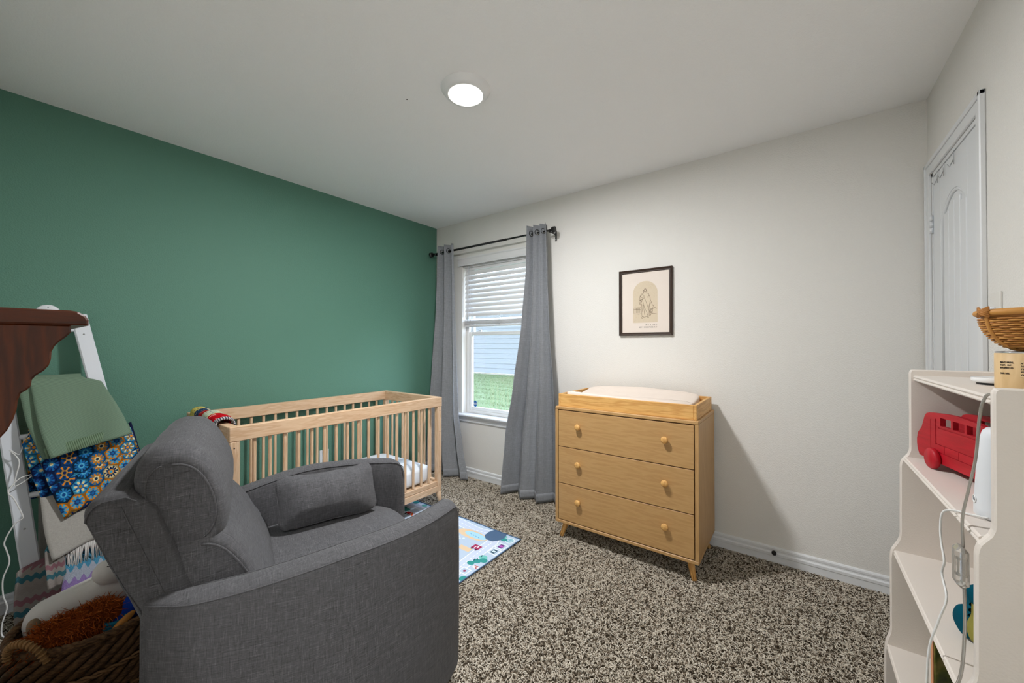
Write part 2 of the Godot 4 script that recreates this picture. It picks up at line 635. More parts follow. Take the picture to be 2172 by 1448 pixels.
func build_room() -> void:
	var t := 0.14
	struct("floor", B.new().box(Vector3(ROOM_X / 2, -0.11, ROOM_Z / 2), Vector3(ROOM_X + 2 * t, 0.2, ROOM_Z + 2 * t), 0.0).done(), carpet_base())
	struct("ceiling", B.new().box(Vector3(ROOM_X / 2, CEIL + 0.1, ROOM_Z / 2), Vector3(ROOM_X + 2 * t, 0.2, ROOM_Z + 2 * t), 0.0).done(), M["ceiling_paint"])
	struct("wall_left", B.new().box(Vector3(-t / 2, CEIL / 2, ROOM_Z / 2), Vector3(t, CEIL, ROOM_Z), 0.0).done(), M["green_paint"])
	# back wall with the open doorway in which the photographer stands
	var wb := B.new()
	wb.box(Vector3((HALL_L - t) / 2, CEIL / 2, ROOM_Z + t / 2), Vector3(HALL_L + t, CEIL, t), 0.0)
	wb.box(Vector3((HALL_R + ROOM_X + t) / 2, CEIL / 2, ROOM_Z + t / 2), Vector3(ROOM_X + t - HALL_R, CEIL, t), 0.0)
	wb.box(Vector3((HALL_L + HALL_R) / 2, (2.05 + CEIL) / 2, ROOM_Z + t / 2), Vector3(HALL_R - HALL_L, CEIL - 2.05, t), 0.0)
	struct("wall_back", wb.done(), M["wall_paint"])
	# window wall: four blocks round the opening, in one mesh
	var b := B.new()
	b.box(Vector3((WIN_L - t) / 2, CEIL / 2, -t / 2), Vector3(WIN_L + t, CEIL, t), 0.0)
	b.box(Vector3((WIN_R + ROOM_X + t) / 2, CEIL / 2, -t / 2), Vector3(ROOM_X + t - WIN_R, CEIL, t), 0.0)
	b.box(Vector3((WIN_L + WIN_R) / 2, WIN_B / 2, -t / 2), Vector3(WIN_R - WIN_L, WIN_B, t), 0.0)
	b.box(Vector3((WIN_L + WIN_R) / 2, (WIN_T + CEIL) / 2, -t / 2), Vector3(WIN_R - WIN_L, CEIL - WIN_T, t), 0.0)
	struct("wall_front", b.done(), M["wall_paint"])
	# wall with the door
	b = B.new()
	b.box(Vector3(ROOM_X + t / 2, CEIL / 2, DOOR_L / 2), Vector3(t, CEIL, DOOR_L), 0.0)
	b.box(Vector3(ROOM_X + t / 2, CEIL / 2, (DOOR_R + ROOM_Z) / 2), Vector3(t, CEIL, ROOM_Z - DOOR_R), 0.0)
	b.box(Vector3(ROOM_X + t / 2, (DOOR_T + CEIL) / 2, (DOOR_L + DOOR_R) / 2), Vector3(t, CEIL - DOOR_T, DOOR_R - DOOR_L), 0.0)
	struct("wall_right", b.done(), M["wall_paint"])
	# baseboards: one moulded section along each wall
	var prof := [Vector2(0, -0.01), Vector2(0.014, -0.01), Vector2(0.014, 0.036), Vector2(0.0165, 0.039), Vector2(0.0165, 0.052), Vector2(0.013, 0.0555), Vector2(0.009, 0.0575), Vector2(0.0085, 0.064), Vector2(0.0105, 0.068), Vector2(0.0105, 0.078), Vector2(0.007, 0.084), Vector2(0, 0.086)]
	struct("baseboard_front", moulding(prof, Vector3(0, 0, 0), Vector3(ROOM_X, 0, 0), Vector3(0, 0, 1)), M["trim_white"])
	struct("baseboard_left", moulding(prof, Vector3(0, 0, ROOM_Z), Vector3(0, 0, 0), Vector3(1, 0, 0)), M["trim_white"])
	struct("baseboard_right", moulding(prof, Vector3(ROOM_X, 0, DOOR_R + 0.075), Vector3(ROOM_X, 0, ROOM_Z), Vector3(-1, 0, 0)), M["trim_white"])
	struct("baseboard_back", moulding(prof, Vector3(HALL_L - 0.06, 0, ROOM_Z), Vector3(0, 0, ROOM_Z), Vector3(0, 0, -1)), M["trim_white"])


# section of (out from the wall, height) drawn from a to b; out points into the room
func moulding(prof: Array, a: Vector3, b: Vector3, out: Vector3) -> ArrayMesh:
	var m := B.new()
	var at := func(p: Vector3, q: Vector2) -> Vector3: return p + out * q.x + Vector3.UP * q.y
	var flip := (b - a).cross(Vector3.UP).dot(out) < 0
	for k in prof.size() - 1:
		var q := [at.call(a, prof[k]), at.call(b, prof[k]), at.call(b, prof[k + 1]), at.call(a, prof[k + 1])]
		if flip:
			m.quad(q[3], q[2], q[1], q[0])
		else:
			m.quad(q[0], q[1], q[2], q[3])
	for k in range(1, prof.size() - 1):
		m.tri(at.call(a, prof[0]), at.call(a, prof[k + 1]), at.call(a, prof[k]))
		m.tri(at.call(b, prof[0]), at.call(b, prof[k]), at.call(b, prof[k + 1]))
	return m.done()


func carpet_base() -> StandardMaterial3D:
	var m := tri_map(mat("carpet_backing", Color.WHITE, 1.0, 0.1), Vector3.ONE * 3.0)
	m.albedo_texture = noise_tex(0.12, [[0.0, rgb(60, 50, 40)], [0.5, rgb(110, 98, 82)], [1.0, rgb(170, 156, 136)]], 512, 3, FastNoiseLite.TYPE_SIMPLEX, 31)
	return m


# frieze carpet: twisted strands, four square patches of them laid side by side in turned copies
func build_carpet_pile() -> void:
	var nx := 20
	var nz := 16
	var sx := ROOM_X / nx
	var sz := ROOM_Z / nz
	var size := maxf(sx, sz)
	var pile := Node3D.new()
	pile.name = "carpet_pile"
	add_child(pile)
	tag(pile, "beige and brown speckled twisted carpet pile covering the floor", "carpet")
	pile.set_meta("kind", "stuff")
	var cm := mat("carpet_yarn", Color.WHITE, 0.95, 0.15)
	cm.vertex_color_use_as_albedo = true
	var r := RandomNumberGenerator.new()
	r.seed = 77
	var tones := [rgb(218, 209, 194), rgb(204, 194, 178), rgb(190, 179, 162), rgb(164, 152, 136), rgb(112, 100, 86), rgb(72, 62, 52)]
	var weight := [0, 0, 1, 1, 1, 2, 2, 3, 3, 4, 4, 5, 5]
	var meshes := []
	for variant in 4:
		var b := B.new(true)
		for k in 900:
			var c: Color = tones[weight[r.randi() % weight.size()]].srgb_to_linear()
			b.color(c)
			var p := Vector3((r.randf() - 0.5) * size, -0.010, (r.randf() - 0.5) * size)
			var a := r.randf() * TAU
			var d := Vector3(cos(a), 0, sin(a))
			var len := 0.006 + r.randf() * 0.006
			var top := -0.003 + r.randf() * 0.005
			var w := 0.0014 + r.randf() * 0.0007
			b.tube([p, p + d * len * 0.35 + Vector3(0, (top + 0.010) * 0.8, 0), p + d * len + Vector3(0, top + 0.010, 0), p + d * len * 1.6 + Vector3(0, (top + 0.010) * 0.55, 0)], [w * 0.9, w, w * 1.1, w * 0.6], 4, false)
		meshes.append(b.done())
	for variant in 4:
		var mm := MultiMesh.new()
		mm.transform_format = MultiMesh.TRANSFORM_3D
		mm.mesh = meshes[variant]
		var spots := []
		for i in nx:
			for j in nz:
				if (i * 7 + j * 5 + (i * j) % 3) % 4 == variant:
					spots.append(Vector3((i + 0.5) * sx, 0, (j + 0.5) * sz))
		mm.instance_count = spots.size()
		for k in spots.size():
			mm.set_instance_transform(k, Transform3D(Basis(Vector3.UP, PI / 2 * (r.randi() % 4)), spots[k]))
		var mi := MultiMeshInstance3D.new()
		mi.name = "yarn_tufts"
		mi.multimesh = mm
		mi.material_override = cm
		mi.set_meta("kind", "stuff")
		pile.add_child(mi, true)


func build_ceiling_lamp() -> void:
	var lamp := thing("ceiling_lamp", "round white flush ceiling light, switched on", "light", Vector3(1.734, CEIL, 1.390))
	obj("trim_ring", B.new(true).lathe([Vector2(0.0, -0.006), Vector2(0.082, -0.030), Vector2(0.090, -0.030), Vector2(0.100, -0.022), Vector2(0.113, -0.004), Vector2(0.115, 0.0)], 48).done(), M["vinyl_white"], lamp)
	obj("lens", B.new(true).lathe([Vector2(0.0, -0.0385), Vector2(0.03, -0.038), Vector2(0.06, -0.0355), Vector2(0.076, -0.032), Vector2(0.081, -0.0295)], 48).done(), M["lamp_lens"], lamp)
	var l := AreaLight3D.new()
	l.name = "lamp_light"
	l.area_size = Vector2(0.145, 0.145)
	l.light_color = rgb(250, 251, 253)
	l.light_energy = LAMP_ENERGY
	l.area_range = 12.0
	l.shadow_enabled = true
	lamp.add_child(l)
	l.position = Vector3(0, -0.042, 0)
	l.rotation_degrees.x = -90


# unseen hallway and lamp, added behind the doorway to brighten the room
func build_hall() -> void:
	var z0 := ROOM_Z + 0.14
	var z1 := z0 + 1.25
	var x0 := 1.2
	var x1 := 4.6
	var xc := (x0 + x1) / 2
	var zc := (z0 + z1) / 2
	struct("floor_hall", B.new().box(Vector3(xc, -0.11, zc), Vector3(x1 - x0, 0.2, z1 - z0), 0.0).done(), M["hall_floor"])
	struct("ceiling_hall", B.new().box(Vector3(xc, CEIL + 0.1, zc), Vector3(x1 - x0, 0.2, z1 - z0), 0.0).done(), M["ceiling_paint"])
	struct("wall_hall", B.new().box(Vector3(xc, CEIL / 2, z1 + 0.05), Vector3(x1 - x0 + 0.2, CEIL, 0.1), 0.0).box(Vector3(x0 - 0.05, CEIL / 2, zc), Vector3(0.1, CEIL, z1 - z0), 0.0).box(Vector3(x1 + 0.05, CEIL / 2, zc), Vector3(0.1, CEIL, z1 - z0), 0.0).done(), M["wall_paint"])
	var lamp := thing("added_hall_lamp", "round white fill light added in the unseen hallway", "light", Vector3(3.95, CEIL, zc))
	obj("trim_ring", B.new(true).lathe([Vector2(0.0, -0.006), Vector2(0.162, -0.030), Vector2(0.172, -0.030), Vector2(0.190, -0.004), Vector2(0.192, 0.0)], 48).done(), M["vinyl_white"], lamp)
	obj("lens", B.new(true).lathe([Vector2(0.0, -0.0385), Vector2(0.06, -0.038), Vector2(0.12, -0.0355), Vector2(0.161, -0.0295)], 48).done(), M["lamp_lens"], lamp)
	var l := AreaLight3D.new()
	l.name = "added_hall_light"
	l.area_size = Vector2(0.28, 0.28)
	l.light_color = rgb(250, 251, 253)
	l.light_energy = HALL_ENERGY
	l.area_range = 12.0
	l.shadow_enabled = true
	lamp.add_child(l)
	l.position = Vector3(0, -0.042, 0)
	l.rotation_degrees.x = -90


func build_outside() -> void:
	# neighbour's lap siding: every board a part
	var sid := mat("siding_paint", rgb(112, 115, 116), 0.8, 0.3)
	relief(tri_map(sid, Vector3(0.5, 6, 6)), M["fine"], 0.05)
	var house := thing("exterior_house", "pale blue lap-sided wall of the house across the lawn", "house", Vector3(-4.5, 0.19, -8.15))
	obj("foundation", B.new().box(Vector3(0, -0.25, -0.06), Vector3(22, 0.5, 0.1), 0.01).done(), tri_map(mat("concrete", rgb(146, 140, 128), 0.95, 0.2), Vector3.ONE), house)
	for k in 14:
		var lap := PackedVector2Array([Vector2(-0.02, 0), Vector2(0.022, 0), Vector2(0.006, 0.195), Vector2(-0.02, 0.195)])
		obj("siding_board", B.new().prism(lap, 22.0, 0.0, Transform3D(Basis(Vector3(0, 0, 1), Vector3(0, 1, 0), Vector3(-1, 0, 0)), Vector3.ZERO)).done() if not M.has("lap") else M["lap"], sid, house, Vector3(0, 0.02 + 0.1805 * k, 0))
		if k == 0:
			M["lap"] = (house.get_child(1) as MeshInstance3D).mesh
	obj("soffit", B.new().box(Vector3(0, 2.53, 0.25), Vector3(22.4, 0.05, 0.7), 0.005).done(), M["trim_white"], house)
	var rf := mat("roof_shingles", rgb(92, 86, 82), 0.95, 0.2)
	obj("roof", B.new().box(Vector3(0, 3.18, -1.75), Vector3(22.6, 0.08, 5.0), 0.01, Basis(Vector3.RIGHT, 0.28)).done(), rf, house)
	# lawn rising gently to the foundation
	var gm := mat("lawn_soil", Color.WHITE, 1.0, 0.1)
	tri_map(gm, Vector3.ONE * 0.5)
	gm.albedo_texture = noise_tex(0.03, [[0.0, rgb(74, 86, 56)], [0.45, rgb(88, 100, 68)], [0.7, rgb(100, 109, 80)], [1.0, rgb(112, 114, 90)]], 512, 5, FastNoiseLite.TYPE_SIMPLEX, 41)
	var lawn := obj("lawn", B.new(true).grid(func(u: float, v: float) -> Vector3: return Vector3(-14 + u * 22, lerpf(-0.25, 0.16, smoothstep(0, 1, v)), -0.15 - v * 8.05), 22, 12).done(), gm)
	lawn.set_meta("kind", "structure")
	var blades := B.new(false)
	var r := RandomNumberGenerator.new()
	r.seed = 5
	for k in 260:
		blades.color([rgb(84, 100, 62), rgb(98, 112, 76), rgb(76, 92, 54), rgb(116, 120, 92)][r.randi() % 4].srgb_to_linear())
		var p := Vector3(r.randf() - 0.5, -0.005, r.randf() - 0.5) * 0.5
		p.y = -0.005
		var a := r.randf() * TAU
		var w := Vector3(cos(a), 0, sin(a)) * 0.004
		var tip := p + Vector3((r.randf() - 0.5) * 0.05, 0.025 + r.randf() * 0.03, (r.randf() - 0.5) * 0.05)
		blades.tri(p - w, p + w, tip)
	var gmat := mat("grass_blades", Color.WHITE, 0.9, 0.2)
	gmat.vertex_color_use_as_albedo = true
	var mm := MultiMesh.new()
	mm.transform_format = MultiMesh.TRANSFORM_3D
	mm.mesh = blades.done()
	mm.instance_count = 26 * 16
	for i in 26:
		for j in 16:
			var x := -10.4 + i * 0.48
			var z := -0.55 - j * 0.48
			var v := (-z - 0.15) / 8.05
			mm.set_instance_transform(i * 16 + j, Transform3D(Basis(Vector3.UP, r.randf() * TAU), Vector3(x, lerpf(-0.25, 0.16, smoothstep(0, 1, v)), z)))
	var grass := MultiMeshInstance3D.new()
	grass.name = "grass"
	grass.multimesh = mm
	grass.material_override = gmat
	add_child(grass)
	tag(grass, "short green lawn grass between the window and the neighbor house", "grass")
	grass.set_meta("kind", "stuff")


# ------------------------------------------------------------------ window, blind, curtains, door
func build_window() -> void:
	var win := thing("window_1", "white vinyl single-hung window behind the blind", "window")
	win.set_meta("kind", "structure")
	var z := -0.10
	var cx := (WIN_L + WIN_R) / 2
	var w := WIN_R - WIN_L
	var vm: Material = M["vinyl_white"]
	# outer frame
	var f := B.new()
	f.box(Vector3(WIN_L + 0.016, (WIN_B + WIN_T) / 2, z), Vector3(0.032, WIN_T - WIN_B, 0.07), 0.003)
	f.box(Vector3(WIN_R - 0.016, (WIN_B + WIN_T) / 2, z), Vector3(0.032, WIN_T - WIN_B, 0.07), 0.003)
	f.box(Vector3(cx, WIN_B + 0.014, z), Vector3(w - 0.064, 0.028, 0.07), 0.003)
	f.box(Vector3(cx, WIN_T - 0.016, z), Vector3(w - 0.064, 0.032, 0.07), 0.003)
	obj("frame", f.done(), vm, win)
	var mid := 1.352
	for s in 2:
		var lo: float = WIN_B + 0.028 if s == 0 else mid - 0.012
		var hi: float = mid + 0.022 if s == 0 else WIN_T - 0.032
		var zz: float = z + 0.016 if s == 0 else z - 0.018
		var sash := B.new()
		sash.box(Vector3(WIN_L + 0.032 + 0.014, (lo + hi) / 2, zz), Vector3(0.028, hi - lo, 0.03), 0.003)
		sash.box(Vector3(WIN_R - 0.032 - 0.014, (lo + hi) / 2, zz), Vector3(0.028, hi - lo, 0.03), 0.003)
		sash.box(Vector3(cx, lo + 0.015, zz), Vector3(w - 0.12, 0.03, 0.03), 0.003)
		sash.box(Vector3(cx, hi - 0.017, zz), Vector3(w - 0.12, 0.034, 0.03), 0.003)
		var so := obj("sash", sash.done(), vm, win)
		obj("pane", B.new().box(Vector3(cx, (lo + hi) / 2, zz), Vector3(w - 0.12, hi - lo - 0.06, 0.004), 0.0).done(), M["pane_glass"], so)
		if s == 0:
			obj("sash_lock", B.new().box(Vector3(WIN_L + 0.15, hi + 0.005, zz), Vector3(0.06, 0.012, 0.018), 0.004).box(Vector3(WIN_L + 0.165, hi + 0.013, zz + 0.004), Vector3(0.03, 0.008, 0.012), 0.003).done(), M["plastic_white"], so)
	# stool and apron
	var stool := PackedVector2Array([Vector2(-0.07, 0.0), Vector2(0.038, 0.0), Vector2(0.046, 0.006), Vector2(0.046, 0.015), Vector2(0.038, 0.021), Vector2(-0.07, 0.021)])
	var sill := B.new().prism(stool, w + 0.13, 0.0, Transform3D(Basis(Vector3(0, 0, 1), Vector3(0, 1, 0), Vector3(-1, 0, 0)), Vector3(cx, WIN_B - 0.021, 0)))
	var t1 := obj("trim_1", sill.done(), M["trim_white"])
	t1.set_meta("kind", "structure")
	var apron := [Vector2(0, -0.055), Vector2(0.010, -0.055), Vector2(0.013, -0.048), Vector2(0.013, -0.022), Vector2(0.022, -0.012), Vector2(0.028, 0.0), Vector2(0, 0.0)]
	var t2 := obj("trim_2", moulding(apron, Vector3(WIN_L - 0.05, WIN_B - 0.021, 0), Vector3(WIN_R + 0.05, WIN_B - 0.021, 0), Vector3(0, 0, 1)), M["trim_white"])
	t2.set_meta("kind", "structure")
	# security sticker inside the lower pane
	var oct := PackedVector2Array()
	for k in 8:
		oct.append(Vector2(0.026, 0).rotated(TAU * (k + 0.5) / 8) * Vector2(0.92, 1.2))
	var st := thing("window_sticker", "small blue eight-sided sticker in the lower corner of the window pane", "sticker", Vector3(WIN_L + 0.10, WIN_B + 0.088, z + 0.019))
	obj("backing", B.new().prism(oct, 0.0008).done(), M["sticker_blue"], st)
	text_on("ADT", 0.026, 0.0006, M["print_white"], st, Vector3(0, 0.001, 0.0008))

	# blind: valance, slats, bottom rail, ladder cords, wand
	var bl := thing("window_blind", "white horizontal slat blind lowered over the upper window half", "blind", Vector3(cx, 0, -0.028))
	var bm: Material = M["blind_white"]
	var vp := PackedVector2Array([Vector2(0, 0), Vector2(0.012, 0), Vector2(0.016, 0.012), Vector2(0.011, 0.02), Vector2(0.011, 0.058), Vector2(0.018, 0.066), Vector2(0.018, 0.076), Vector2(0, 0.078)])
	obj("valance", B.new().prism(vp, w + 0.07, 0.0, Transform3D(Basis(Vector3(0, 0, 1), Vector3(0, 1, 0), Vector3(-1, 0, 0)), Vector3(-0.002, 2.008, 0.034))).done(), bm, bl)
	obj("head_rail", B.new().box(Vector3(0, 2.018, -0.012), Vector3(w - 0.03, 0.05, 0.045), 0.002).done(), bm, bl)
	var sw := w - 0.026
	var slat := slat_mesh(sw)
	var y := 1.988
	for k in 11:
		obj("slat", slat, bm, bl, Vector3(0, y, -0.012), Vector3(68 + (k % 3) * 0.7, 0, 0))
		y -= 0.0445
	y = 1.487
	for k in 6:
		obj("slat", slat, bm, bl, Vector3(0, y, -0.012), Vector3(26 - k * 3.0, 0, 0))
		y -= 0.0085
	obj("bottom_rail", B.new().box(Vector3(0, 1.428, -0.012), Vector3(sw, 0.016, 0.05), 0.004).done(), bm, bl)
	for fx in [-0.36, 0.0, 0.36]:
		var cord := B.new(true)
		for dz in [-0.016, 0.012]:
			cord.tube([Vector3(fx, 2.0, dz), Vector3(fx + 0.001, 1.7, dz), Vector3(fx, 1.43, dz)], 0.0011, 5)
		var loop := []
		for k in 30:
			loop.append(Vector3(fx + 0.012 * sin(k * 1.5), 1.43 + 0.075 * k / 29.0, 0.016 + 0.003 * cos(k * 1.5)))
		cord.tube(loop, 0.0011, 5)
		obj("ladder_cord", cord.done(), M["cord_white"], bl)
	var wand := obj("tilt_wand", B.new(true).tube([Vector3(-0.385, 1.995, 0.022), Vector3(-0.385, 1.72, 0.023), Vector3(-0.386, 1.475, 0.022)], 0.0038, 8).done(), M["plastic_white"], bl)
	obj("hook", B.new(true).tube([Vector3(-0.385, 2.006, 0.01), Vector3(-0.385, 2.004, 0.022), Vector3(-0.385, 1.992, 0.022)], 0.002, 6).done(), M["plastic_white"], wand)


func slat_mesh(w: float) -> ArrayMesh:
	# a slightly crowned slat, 5 cm deep
	var p := PackedVector2Array()
	for k in 9:
		var x := (k - 4) / 4.0
		p.append(Vector2(x * 0.0245, 0.0016 + 0.0028 * (1 - x * x)))
	for k in 9:
		var x := (4 - k) / 4.0
		p.append(Vector2(x * 0.0245, -0.0012 + 0.0028 * (1 - x * x)))
	return B.new().prism(p, w, 0.0, Transform3D(Basis(Vector3(0, 0, 1), Vector3(0, 1, 0), Vector3(-1, 0, 0)), Vector3.ZERO)).done()


func text_on(s: String, height: float, depth: float, m: Material, parent: Node3D, at: Vector3, rot := Vector3.ZERO, font_name := "Droid Sans", align := HORIZONTAL_ALIGNMENT_CENTER) -> MeshInstance3D:
	var f := SystemFont.new()
	f.font_names = PackedStringArray([font_name])
	f.font_weight = 700 if font_name == "Droid Sans" else 400
	var t := TextMesh.new()
	t.text = s
	t.font = f
	t.font_size = 64
	t.pixel_size = height / 64.0
	t.depth = depth
	t.horizontal_alignment = align
	t.curve_step = 2.0
	return obj("lettering", t, m, parent, at, rot)


func build_curtains() -> void:
	var zr := 0.100
	var rod := thing("curtain_rod", "black metal curtain rod with square finials above the window", "curtain rod", Vector3(0, 2.148, zr))
	obj("rod", B.new(true).tube([Vector3(0.05, 0, 0), Vector3(0.98, 0, 0)], 0.0095, 12).done(), M["black_metal"], rod)
	obj("rod_sleeve", B.new(true).tube([Vector3(0.96, 0, 0), Vector3(1.43, 0, 0)], 0.0075, 12).done(), M["black_metal"], rod)
	for s in [-1, 1]:
		var x: float = 0.034 if s < 0 else 1.448
		var fin := obj("finial", B.new().box(Vector3.ZERO, Vector3(0.03, 0.046, 0.046), 0.008, Basis(Vector3.RIGHT, 0.35)).done(), M["black_metal"], rod, Vector3(x, 0, 0))
		obj("neck", B.new(true).lathe([Vector2(0.012, 0), Vector2(0.008, 0.012), Vector2(0.012, 0.02), Vector2(0.0, 0.02)], 14, Vector3.ZERO, Basis(Vector3.BACK, PI / 2 * s)).done(), M["black_metal"], fin, Vector3(-s * 0.015, 0, 0))
		var bx: float = 0.10 if s < 0 else 1.412
		var br := B.new()
		br.box(Vector3(bx, -0.022, -zr + 0.004), Vector3(0.014, 0.085, 0.006), 0.002)
		br.box(Vector3(bx, -0.012, -zr / 2), Vector3(0.008, 0.008, zr - 0.01), 0.001)
		br.box(Vector3(bx, -0.008, 0.0), Vector3(0.010, 0.020, 0.028), 0.002)
		var bo := obj("bracket", br.done(), M["black_metal"], rod)
		for k in 2:
			obj("screw", B.new(true).lathe([Vector2(0.004, 0), Vector2(0.003, 0.003), Vector2(0, 0.0035)], 10, Vector3.ZERO, Basis(Vector3.RIGHT, PI / 2)).done(), M["steel"], bo, Vector3(bx, -0.03 - 0.022 * k, -zr + 0.007))
	# edges of each curtain: [height, x of one edge, x of the other edge]
	curtain("grey grommet curtain between the green wall and the window", [[2.205, 0.165, 0.372], [1.6, 0.150, 0.392], [1.0, 0.105, 0.415], [0.6, 0.070, 0.430], [0.3, 0.052, 0.480], [0.012, 0.040, 0.545]], 2.4, 0.3, zr, 0.034, 0.055)
	curtain("grey grommet curtain between the window and the dresser", [[2.205, 1.232, 1.398], [1.85, 1.226, 1.410], [1.4, 1.190, 1.430], [0.9, 1.120, 1.470], [0.5, 1.050, 1.490], [0.012, 1.005, 1.500]], 2.9, 1.9, zr, 0.036, 0.062)


func curtain(label: String, edge: Array, folds: float, phase: float, zr: float, amp0: float, amp1: float) -> void:
	var top: float = edge[0][0]
	var c := thing("curtain", label, "curtain", Vector3(0, 0, 0))
	var tl := []
	var tr := []
	for e in range(edge.size() - 1, -1, -1):
		tl.append([edge[e][0], edge[e][1]])
		tr.append([edge[e][0], edge[e][2]])
	var at := func(u: float, v: float) -> Vector3:
		var y := lerpf(top, 0.012, v)
		var xa := lerp_table(tl, y)
		var xb := lerp_table(tr, y)
		var k := u + 0.028 * sin(u * TAU * folds * 0.5 + 1.0) * v
		var a := k * TAU * folds + phase
		var amp := lerpf(amp0, amp1, smoothstep(0.0, 1.0, v)) * (1.0 + 0.25 * sin(u * 5.0 + phase))
		var s := sin(a)
		var x := lerpf(xa, xb, u) + 0.35 * (xb - xa) / folds * 0.5 * sin(2 * a) * 0.5
		var z := zr + 0.012 + signf(s) * pow(absf(s), 0.8) * amp + 0.010 * sin(v * 3.1 + u * 9.0) * v
		z += 0.05 * v * v * (1.0 - u) * 0.4
		var dip := 0.020 * maxf(0.0, cos(a * 1.0)) * (1.0 - smoothstep(0.0, 0.05, v))
		return Vector3(x, y - dip, maxf(z, 0.030))
	obj("cloth", B.new(true).sheet(at, 120, 90, 0.003, Vector2.ONE, func(p: Vector3) -> bool: return Vector2(p.y - 2.148, p.z - zr).length() < 0.016).done(), M["curtain_cloth"], c)
	# hem band, a doubled strip at the foot
	obj("hem", B.new(true).sheet(func(u: float, v: float) -> Vector3: return at.call(u, 0.968 + 0.0315 * v), 120, 3, 0.0055).done(), M["curtain_cloth"], c)
	for k in int(folds * 2):
		var u := (k * 0.5 - phase / TAU + 0.5 * ceilf(phase / TAU * 2)) / folds
		if u < 0.02 or u > 0.98:
			continue
		var p: Vector3 = at.call(u, 0.0)
		var q: Vector3 = at.call(u + 0.01, 0.0)
		var dir := Vector3(q.x - p.x, 0, q.z - p.z).normalized()
		var ring := []
		for i in 17:
			var a := TAU * i / 16.0
			ring.append(Vector3(p.x, 2.148, p.z) + dir * cos(a) * 0.021 + Vector3.UP * sin(a) * 0.021)
		obj("grommet", B.new(true).tube(ring, 0.0035, 6, false).done(), M["black_metal"], c)


